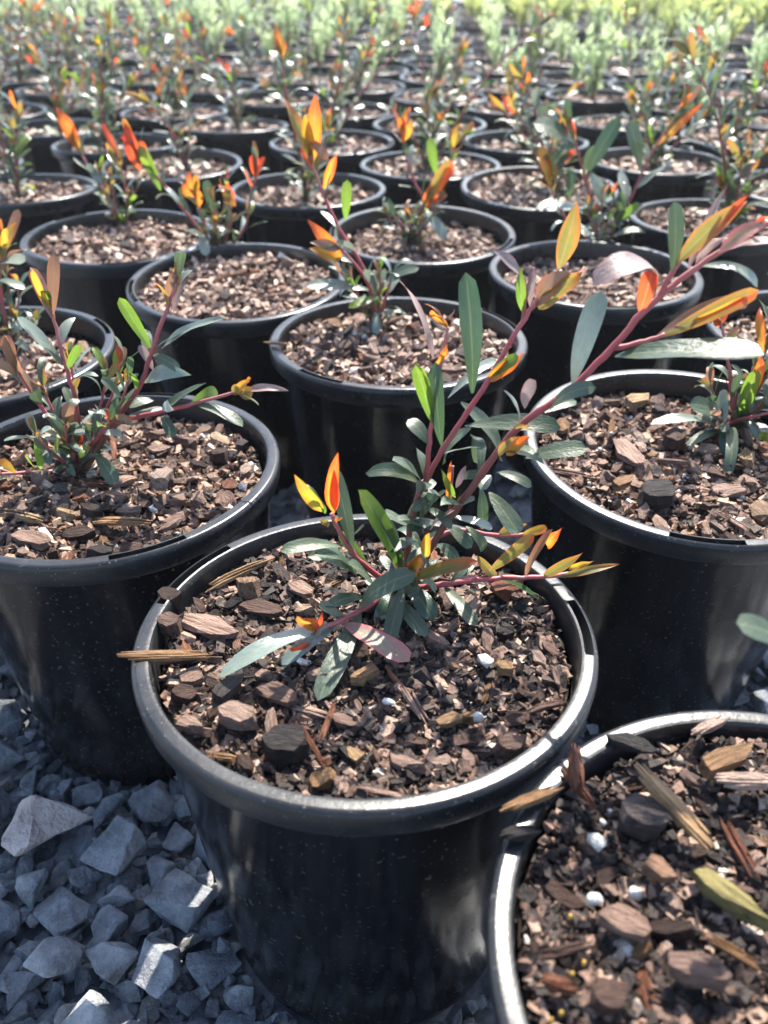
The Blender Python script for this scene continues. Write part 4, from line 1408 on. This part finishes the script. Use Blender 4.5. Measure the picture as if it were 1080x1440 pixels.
# --- right edge pot
bB = soil_base(B_, 1028, 612)
PB = Plant(bB, label_for(byk[B_]), 22)
y = bB.y
stem_leaf(PB, [(1020, 600), (1050, 588), (1100, 578)], y, 5, r0=0.0018, lean=-0.02, tipn=1)
stem_leaf(PB, [(1030, 580), (1026, 520), (1012, 448)], y, 5, lean=0.01, tip='red', tipn=2, tiplen=0.016, t0=0.2, L=(0.018, 0.028))
stem_leaf(PB, [(1040, 590), (1058, 545), (1085, 470)], y, 7, lean=0.01, tip='orange', t0=0.2)
stem_leaf(PB, [(1022, 602), (1012, 590), (1004, 575)], y, 7, lean=-0.01, L=(0.018, 0.028), tipn=0, open_=1.3)
traced(PB, [(1018, 592, 962, 570, 22, 'green', 'arch', y, -.01, .4), (1005, 598, 914, 595, 16, 'pale', 'arch', y, -.012, .5), (1020, 600, 1031, 672, 18, 'green', 'sag', y, -.03, .1), (1014, 606, 966, 626, 16, 'green', 'arch', y, -.02, .3), (1000, 455, 985, 430, 9, 'bronze', 'curl', y + .01, 0), (1010, 460, 1002, 425, 14, 'red', 'curl', y + .01, -.006),
           (1040, 595, 1063, 518, 24, 'lime', 'flat', y, -.01, .2), (1065, 545, 1070, 505, 16, 'orange', 'flat', y, -.01, .2), (1030, 600, 1085, 612, 18, 'green', 'arch', y, -.02, .4), (1015, 600, 1025, 640, 22, 'dark', 'sag', y, -.02, .2), (1050, 590, 1085, 560, 16, 'green', 'arch', y, .0, .4), (1050, 600, 1090, 622, 16, 'lime', 'arch', y, -.016, .3)])

# --- pot behind the front centre pot
bC = soil_base(C_, 532, 466)
PC = Plant(bC, label_for(byk[C_]), 23)
y = bC.y
stem_leaf(PC, [(524, 430), (512, 380), (478, 322), (450, 262), (437, 225)], y, 8, r0=0.0024, lean=0.03, t0=0.08, L=(0.022, 0.034), tiplen=0.03)
stem_leaf(PC, [(528, 445), (520, 405), (500, 372), (478, 350)], y, 7, lean=-0.02, t0=0.08, L=(0.024, 0.036), tipn=1)
stem_leaf(PC, [(536, 440), (545, 410), (552, 385)], y, 8, lean=0.005, t0=0.1, L=(0.02, 0.032), tipn=0, open_=1.2)
traced(PC, [(440, 232, 398, 132, 19, 'olive', 'lance', y + .03, 0, .2), (440, 228, 444, 128, 22, 'orange', 'lance', y + .03, .004, -.2), (437, 222, 424, 150, 15, 'yellow', 'lance', y + .03, -.006, .2), (455, 265, 475, 210, 13, 'orange', 'lance', y + .03, 0, .2), (486, 310, 488, 252, 18, 'lime', 'flat', y + .02, 0, .2), (482, 366, 431, 307, 19, 'orange', 'lance', y - .012, -.01, .2), (478, 366, 434, 348, 18, 'yellow', 'lance', y - .012, -.014, .2),
           (520, 408, 428, 403, 17, 'pale', 'flat', y - .004, -.01, .4), (530, 420, 490, 432, 16, 'lime', 'arch', y - .004, -.02, .3), (528, 440, 531, 470, 16, 'pale', 'arch', y - .004, -.02), (540, 400, 590, 375, 14, 'green', 'arch', y, -.01, .4), (430, 195, 462, 225, 15, 'bronze', 'arch', y + .03, -.01)])

# --- dark bark pot, its plant at the back
D_ = (2, 1)
bD = soil_base(D_, 305, 352)
PD = Plant(bD, label_for(byk[D_]), 24)
y = bD.y
stem_leaf(PD, [(285, 330), (256, 292), (222, 250), (196, 216)], y, 9, r0=0.0022, lean=0.01, L=(0.024, 0.04))
stem_leaf(PD, [(330, 340), (345, 318), (352, 280), (360, 246)], y, 10, lean=0.02, L=(0.022, 0.036), tip='red')
stem_leaf(PD, [(292, 335), (286, 312), (276, 275)], y, 9, lean=-0.005, L=(0.022, 0.036), tipn=4, tip='orange', tiplen=0.03)
stem_leaf(PD, [(318, 335), (325, 310), (322, 285)], y, 8, lean=-0.01, L=(0.022, 0.036), tipn=2, tip='red', tiplen=0.03)
traced(PD, [(197, 240, 174, 168, 19, 'red', 'lance', y + .01, 0, .2), (198, 235, 186, 190, 14, 'orange', 'flat', y + .008, 0, .2), (226, 268, 195, 203, 19, 'lime', 'flat', y + .008, 0, .2), (255, 290, 225, 255, 10, 'pale', 'lance', y + .004, 0, .2), (359, 250, 357, 216, 17, 'red', 'flat', y + .02, 0), (285, 330, 290, 362, 18, 'pale', 'arch', y - .01, -.01), (300, 300, 291, 248, 18, 'green', 'flat', y, 0, .3), (270, 280, 256, 255, 14, 'orange', 'lance', y, 0), (331, 290, 305, 255, 14, 'orange', 'lance', y - .01, 0), (330, 280, 315, 252, 9, 'red', 'curl', y - .012, 0)])

# --- pot right of centre with the tall plant
H_ = (1, 2)
bH = soil_base(H_, 845, 352)
PH = Plant(bH, label_for(byk[H_]), 25)
y = bH.y
stem_leaf(PH, [(838, 320), (826, 265), (812, 210), (803, 182)], y, 8, r0=0.0024, lean=0.02, L=(0.03, 0.045), W=(0.008, 0.012), tip='olive')
stem_leaf(PH, [(862, 325), (888, 275), (912, 225), (932, 190), (958, 152)], y, 8, r0=0.0024, lean=0.03, L=(0.03, 0.045), W=(0.008, 0.012), tip='orange')
stem_leaf(PH, [(822, 335), (790, 300), (772, 255)], y, 8, lean=-0.01, L=(0.026, 0.04), tip='yellow')
stem_leaf(PH, [(846, 335), (850, 322), (856, 310)], y, 8, lean=-0.01, L=(0.022, 0.036), tipn=0, open_=1.2)
traced(PH, [(825, 245, 872, 163, 26, 'dark', 'flat', y + .015, .005, .2), (810, 212, 748, 174, 24, 'green', 'arch', y + .018, -.01, .4), (900, 240, 878, 168, 22, 'green', 'flat', y + .02, 0, .2), (885, 290, 870, 242, 20, 'pale', 'flat', y + .01, -.01), (850, 290, 828, 240, 16, 'pale', 'lance', y + .01, 0), (800, 280, 806, 238, 16, 'dark', 'flat', y, 0), (820, 300, 752, 290, 18, 'pale', 'arch', y, -.02, .4), (925, 205, 990, 142, 14, 'orange', 'lance', y + .025, 0), (775, 250, 760, 205, 18, 'yellow', 'flat', y - .008, 0, .2), (783, 248, 765, 215, 14, 'lime', 'flat', y - .008, 0, .2), (895, 265, 965, 228, 12, 'pale', 'lance', y + .015, -.01), (870, 310, 900, 285, 14, 'lime', 'arch', y, -.01)])

# --- the two plants behind, and the left edge ones
G_, I_, F_ = (3, 1), (2, 2), (2, 0)
bG = soil_base(G_, 168, 318)
PG = Plant(bG, label_for(byk[G_]), 26)
y = bG.y
stem_leaf(PG, [(158, 290), (135, 255), (108, 205)], y, 9, r0=0.0022, lean=0.02, L=(0.024, 0.04))
stem_leaf(PG, [(178, 300), (176, 260), (165, 222)], y, 9, lean=0.01, L=(0.024, 0.04), tip='red')
traced(PG, [(110, 205, 78, 148, 18, 'orange', 'lance', y + .02, 0, .2), (112, 208, 92, 170, 14, 'yellow', 'lance', y + .02, 0, .2), (150, 275, 122, 228, 14, 'pale', 'flat', y + .01, 0)])
bI = soil_base(I_, 580, 345)
PI_ = Plant(bI, label_for(byk[I_]), 27)
y = bI.y
stem_leaf(PI_, [(578, 320), (596, 286), (582, 255), (570, 215), (564, 185)], y, 9, r0=0.0022, lean=0.02, L=(0.024, 0.04))
stem_leaf(PI_, [(570, 330), (560, 310), (548, 300)], y, 6, lean=-0.01, L=(0.024, 0.036), tipn=0)
stem_leaf(PI_, [(590, 325), (606, 290), (628, 240), (640, 205)], y, 8, lean=0.03, L=(0.022, 0.036), tip='yellow')
traced(PI_, [(594, 290, 648, 222, 26, 'orange', 'curl', y + .004, 0, .2), (596, 288, 636, 224, 24, 'olive', 'flat', y + .002, -.006, .3), (596, 294, 628, 336, 18, 'pale', 'flat', y, -.02), (600, 290, 640, 268, 12, 'red', 'curl', y, -.01), (565, 200, 580, 165, 14, 'yellow', 'lance', y + .02, 0), (615, 250, 603, 190, 16, 'lime', 'flat', y + .02, 0)])
bF = soil_base(F_, 20, 500)
PF = Plant(bF, label_for(byk[F_]), 28)
y = bF.y
stem_leaf(PF, [(10, 460), (0, 400), (6, 350)], y, 8, r0=0.0022, lean=0.01, tip='orange')
stem_leaf(PF, [(5, 480), (-20, 430), (-30, 400)], y, 8, lean=-0.01)
stem_leaf(PF, [(18, 490), (16, 478), (12, 466)], y, 6, lean=-0.01, tipn=0, open_=1.2)
traced(PF, [(0, 372, 36, 366, 15, 'pale', 'arch', y, -.01, .4), (-6, 396, 36, 408, 13, 'pale', 'arch', y, -.01, .4), (0, 385, 32, 335, 12, 'bronze', 'curl', y, 0), (4, 350, 8, 312, 14, 'yellow', 'curl', y, 0)])
# --- lower right plant, out of frame but for one leaf
bL = Vector((0.142, 0.128, SOILZ[L_][1] - 0.003))
PL_ = Plant(bL, label_for(byk[L_]), 29)
PL_.stem([bL, bL + Vector((0.006, 0.02, 0.03)), bL + Vector((0.012, 0.035, 0.07)), bL + Vector((0.02, 0.05, 0.11))], 0.0022, 0.001)
PL_.auto_leaves(PL_.stems[-1][0], PL_.stems[-1][1], 10, 0.02, 0.03, 0.006, 0.008, tipn=3, t0=0.25)
traced(PL_, [(1112, 905, 1036, 874, 40, 'green', 'flat', 0.185, .0, .3)])



def bush(pl, n, seed, h=(0.025, 0.07), per=9, L=(0.012, 0.026)):
    rn = random.Random(seed)
    for k in range(n):
        a = rn.uniform(0, 6.28)
        hh = rn.uniform(*h)
        d = Vector((math.cos(a), math.sin(a), 0)) * rn.uniform(0.2, 0.8) * hh
        b0 = pl.base
        o = pl.stem([b0, b0 + d * 0.4 + Vector((0, 0, hh * 0.4)), b0 + d * 0.8 + Vector((0, 0, hh * 0.75)), b0 + d + Vector((0, 0, hh))], 0.0011, 0.0006, 0.0, 5)
        pl.auto_leaves(o, pl.stems[-1][1], per, L[0], L[1], 0.0035, 0.007, t0=0.15, tip=rn.choice(('bronze', 'olive', 'orange')), tipn=2, tiplen=0.016, open_=1.0, tipw=0.005)


for pl_, n_, sd_ in ((PE_, 8, 1), (PB, 5, 2), (PC, 5, 3), (PD, 6, 4), (PH, 6, 5), (PG, 5, 6), (PI_, 6, 7), (PF, 6, 8)):
    bush(pl_, n_, sd_)
DONE = {A_, L_, E_, B_, C_, D_, H_, G_, I_, F_}


# --- the remaining shrubs
def generic_shrub(p):
    rn = random.Random(p['seed'] * 13 + 5)
    base = p['base'] + Vector((rn.uniform(-0.02, 0.02), rn.uniform(-0.015, 0.03), -0.003))
    far = p['y'] > 1.5
    pl = Plant(base, label_for(p), p['seed'], low=far)
    ns = rn.choice((3, 4, 5, 6))
    for k in range(ns):
        a = rn.uniform(0, 6.28)
        hgt = rn.uniform(0.08, 0.19) if k < 2 else rn.uniform(0.04, 0.11)
        lean = rn.uniform(0.2, 0.85)
        dx = Vector((math.cos(a), math.sin(a) * 0.7, 0)) * lean * hgt
        pts = [base, base + dx * 0.25 + Vector((0, 0, hgt * 0.35)), base + dx * 0.6 + Vector((rn.uniform(-1, 1), rn.uniform(-1, 1), 0)) * 0.008 + Vector((0, 0, hgt * 0.7)), base + dx + Vector((0, 0, hgt))]
        o = pl.stem(pts, 0.0021, 0.0009, 0, 5)
        pl.auto_leaves(o, pl.stems[-1][1], int(9 + hgt * 75), 0.024, 0.046, 0.0065, 0.0105, t0=0.06, tip=rn.choice(('orange', 'orange', 'red', 'olive', 'bronze')), tipn=rn.choice((2, 3, 3, 4)), tiplen=rn.uniform(0.02, 0.038), open_=rn.uniform(0.8, 1.2), tipw=0.0075)


for p in pots:
    if p['kind'] == 'shrub' and (p['i'], p['j']) not in DONE:
        generic_shrub(p)


# --- seedlings of the rear blocks: soft upright sprays, leaves too fine to tell apart
def spray_meshes(col, seed, nst, h, leaf_l, leaf_w, spread, per):
    rn = random.Random(seed)
    mats, stems_v, stems_f = [], [], []
    for s in range(nst):
        a = rn.uniform(0, 6.28)
        ln = rn.uniform(0.1, 1.0) * spread
        hh = h * rn.uniform(0.6, 1.0)
        tip = Vector((math.cos(a) * ln, math.sin(a) * ln, hh))
        n0 = len(stems_v)
        for k in range(4):
            t = k / 3
            c = Vector((tip.x * t ** 1.3, tip.y * t ** 1.3, tip.z * t))
            for q in range(3):
                stems_v.append(c + Vector((math.cos(q * 2.1), math.sin(q * 2.1), 0)) * 0.0013 * (1.2 - t))
        for k in range(3):
            for q in range(3):
                stems_f.append((n0 + k * 3 + q, n0 + k * 3 + (q + 1) % 3, n0 + (k + 1) * 3 + (q + 1) % 3, n0 + (k + 1) * 3 + q))
        for k in range(per):
            t = 0.15 + 0.85 * (k / per)
            c = Vector((tip.x * t ** 1.3, tip.y * t ** 1.3, tip.z * t))
            an = rn.uniform(0, 6.28)
            op = rn.uniform(0.3, 1.0)
            d = Vector((math.cos(an) * math.sin(op), math.sin(an) * math.sin(op), math.cos(op)))
            x, y_, z = rot_to(d, Vector((rn.uniform(-1, 1), rn.uniform(-1, 1), 1)))
            L = leaf_l * rn.uniform(0.7, 1.2)
            mats.append(np.array(basis(x * leaf_w, y_ * L, z * L, c)))
    sm = mesh_from('stem', stems_v, stems_f, True, [(0, 0.3)] * len(stems_v), M_STEM)
    return sm, joined_leaves('foliage', mats, LEAF[col])


LAV = [spray_meshes('lavender', 70 + k, 8 + 2 * k, 0.10 + 0.018 * k, 0.024, 0.0042, 0.05, 20) for k in range(4)]
YEL = [spray_meshes('yellowgreen', 90 + k, 15, 0.12 + 0.02 * k, 0.024, 0.006, 0.07, 24) for k in range(3)]
for p in pots:
    if p['kind'] == 'shrub':
        continue
    lib = LAV if p['kind'] == 'lavender' else YEL
    nm = 'downy_seedling' if p['kind'] == 'lavender' else 'yellow_green_seedling'
    sm, fm = lib[p['seed'] % len(lib)]
    root = thing(nm, p['base'] + Vector((0, 0, -0.002)), label_for(p), 'plant', 'pale downy seedlings in pots' if p['kind'] == 'lavender' else 'yellow-green seedlings in the rear block')
    s_ = 0.85 + 0.3 * ((p['seed'] * 37) % 10) / 10
    mtx = Matrix.Rotation(p['seed'] * 2.1, 4, 'Z') @ Matrix.Diagonal((s_, s_, s_, 1))
    link('stem', sm, root, None, mtx)
    f_ = link('foliage', fm, root, None, mtx)
    f_['kind'] = 'stuff'

# ------------------------------------------------------------------ gravel: single stones where the photograph shows them, small stuff elsewhere
gr = random.Random(17)
bases = [(p['x'], p['y'], p['t']) for p in pots if p['y'] < 1.3]


def clear_of_pots(x, y, r, z=0.0):
    for (px, py, t) in bases:
        cy = py + math.sin(t) * RIM_Z
        if (x - px) ** 2 + (y - cy) ** 2 < (0.0745 + r) ** 2:
            return False
    return True


def put_stone(x, y, z, s, mesh=None, material=None, yaw=None, tx=None, ty=None):
    m = Matrix.Translation((x, y - 60, z - GZ)) @ Matrix.Rotation(gr.uniform(0, 6.28) if yaw is None else yaw, 4, 'Z') @ Matrix.Rotation(gr.gauss(0, 0.4) if tx is None else tx, 4, 'X') @ Matrix.Rotation(gr.gauss(0, 0.35) if ty is None else ty, 4, 'Y') @ Matrix.Diagonal((s, s, s, 1))
    return link('stone', mesh or gr.choice(STONES), ground, material or M_STONE, m)


M_PALESTONE = mat_simple('pale_buff_stone', [(0.3, (0.30, 0.23, 0.20)), (0.55, (0.46, 0.38, 0.34)), (0.8, (0.58, 0.52, 0.48))], 0.6, 2.2, 0.03)
# a large pale stone left of the front pot
w0 = at_z(62, 1150, 0.012)
put_stone(w0.x, w0.y, 0.012, 0.088, STONES[3], M_PALESTONE, 0.5, 0.15, -0.1)
placed = [(w0.x, w0.y, 0.078)]
count = 0
for s0, tries, sp in ((0.050, 300, 0.34), (0.043, 1500, 0.29), (0.036, 5000, 0.25), (0.028, 3000, 0.24)):
    for _ in range(tries):
        if count > 296:
            break
        u, v = gr.uniform(-30, 460), gr.uniform(930, 1480)
        if gr.random() < 0.1:
            u, v = gr.uniform(980, 1100), gr.uniform(880, 1000)
        w = at_z(u, v, 0.0)
        s = s0 * gr.uniform(0.82, 1.2)
        if not clear_of_pots(w.x, w.y, s * 0.34):
            continue
        if any((w.x - q[0]) ** 2 + (w.y - q[1]) ** 2 < (sp * (s + q[2])) ** 2 for q in placed):
            continue
        placed.append((w.x, w.y, s))
        put_stone(w.x, w.y, GZ + s * gr.uniform(0.25, 0.5), s)
        count += 1


def loose_gravel(n, x0, x1, y0, y1, smin, smax, seed, name):
    rg = random.Random(seed)
    src = []
    for me in STONES[:6]:
        # light copies for the mass of stones
        low = hull_mesh('s', [v.co * 1.0 for v in me.vertices][::7])
        src.append((np.array([v.co[:] for v in low.vertices]), [tuple(q.vertices) for q in low.polygons]))
        bpy.data.meshes.remove(low)
    V, Fc, off = [], [], 0
    for _ in range(n):
        x, y = rg.uniform(x0, x1), rg.uniform(y0, y1)
        s = rg.uniform(smin, smax)
        if not clear_of_pots(x, y, s * 0.1):
            continue
        sv, sf = rg.choice(src)
        m = Matrix.Rotation(rg.uniform(0, 6.28), 3, 'Z') @ Matrix.Rotation(rg.gauss(0, 0.5), 3, 'X') @ Matrix.Rotation(rg.gauss(0, 0.5), 3, 'Y')
        V.append(sv @ np.array(m).T * s + np.array((x, y - 60, s * rg.uniform(0.12, 0.36))))
        Fc += [tuple(k + off for k in f) for f in sf]
        off += len(sv)
    me = mesh_from(name, np.concatenate(V), Fc, False, None, M_STONE_BITS)
    o = link(name, me, ground)
    o['kind'] = 'stuff'
    return o


loose_gravel(2600, -0.45, 0.05, 0.1, 0.45, 0.014, 0.03, 31, 'gravel_chippings')
# chippings banked against the feet of the near pots
gb = random.Random(44)
for key_ in (A_, E_, L_, B_):
    x_, y_, t_ = KNOWN[key_]
    cy_ = y_ + math.sin(t_) * RIM_Z
    pts_ = []
    for k in range(150):
        a_ = gb.uniform(math.pi * 0.75, math.pi * 2.1)
        s_ = gb.uniform(0.008, 0.017)
        r_ = 0.0735 + s_ * gb.uniform(0.35, 1.0)
        pts_.append((x_ + r_ * math.cos(a_), cy_ + r_ * math.sin(a_), s_))
    BANK = globals().setdefault('BANK', [])
    BANK += [q for q in pts_ if all((q[0] - px) ** 2 + (q[1] - (py + math.sin(pt) * RIM_Z)) ** 2 > 0.0735 ** 2 for px, py, pt in bases)]
src_ = []
for me in STONES[:8]:
    low = hull_mesh('s', [v.co * 1.0 for v in me.vertices][::9])
    src_.append((np.array([v.co[:] for v in low.vertices]), [tuple(q.vertices) for q in low.polygons]))
    bpy.data.meshes.remove(low)
V_, F_c, off_ = [], [], 0
for x_, y_, s_ in BANK:
    sv, sf = gb.choice(src_)
    m_ = Matrix.Rotation(gb.uniform(0, 6.28), 3, 'Z') @ Matrix.Rotation(gb.gauss(0, 0.6), 3, 'X')
    V_.append(sv @ np.array(m_).T * s_ + np.array((x_, y_ - 60, s_ * gb.uniform(0.2, 0.9))))
    F_c += [tuple(k + off_ for k in f) for f in sf]
    off_ += len(sv)
bank = link('banked_chippings', mesh_from('banked_chippings', np.concatenate(V_), F_c, False, None, M_STONE_BITS), ground)
bank['kind'] = 'stuff'
loose_gravel(5200, -0.7, 0.75, -0.55, 0.14, 0.018, 0.042, 32, 'loose_gravel')
loose_gravel(2600, -0.75, 0.75, 0.42, 0.9, 0.016, 0.036, 33, 'loose_gravel')

# ------------------------------------------------------------------ thin scattering volume added to stand in for lens glare
hb = bmesh.new()
bmesh.ops.create_cube(hb, size=1.0)
hz = bpy.data.meshes.new('glare_veil')
hb.to_mesh(hz)
hb.free()
m_h, nt_h = mat('lens_glare_veil')
vol = nt_h.nodes.new('ShaderNodeVolumePrincipled')
vol.inputs['Density'].default_value = 0.0065
vol.inputs['Color'].default_value = (0.95, 0.97, 1.0, 1)
vol.inputs['Anisotropy'].default_value = 0.5
ho = nt_h.nodes.new('ShaderNodeOutputMaterial')
nt_h.links.new(vol.outputs[0], ho.inputs['Volume'])
hz.materials.append(m_h)
glare_veil = link('glare_veil', hz)
glare_veil.dimensions = (1, 1, 1)
glare_veil.scale = (300, 300, 1.75)
glare_veil.location = (0, 60, -1.01 + 0.875)
glare_veil['kind'] = 'stuff'
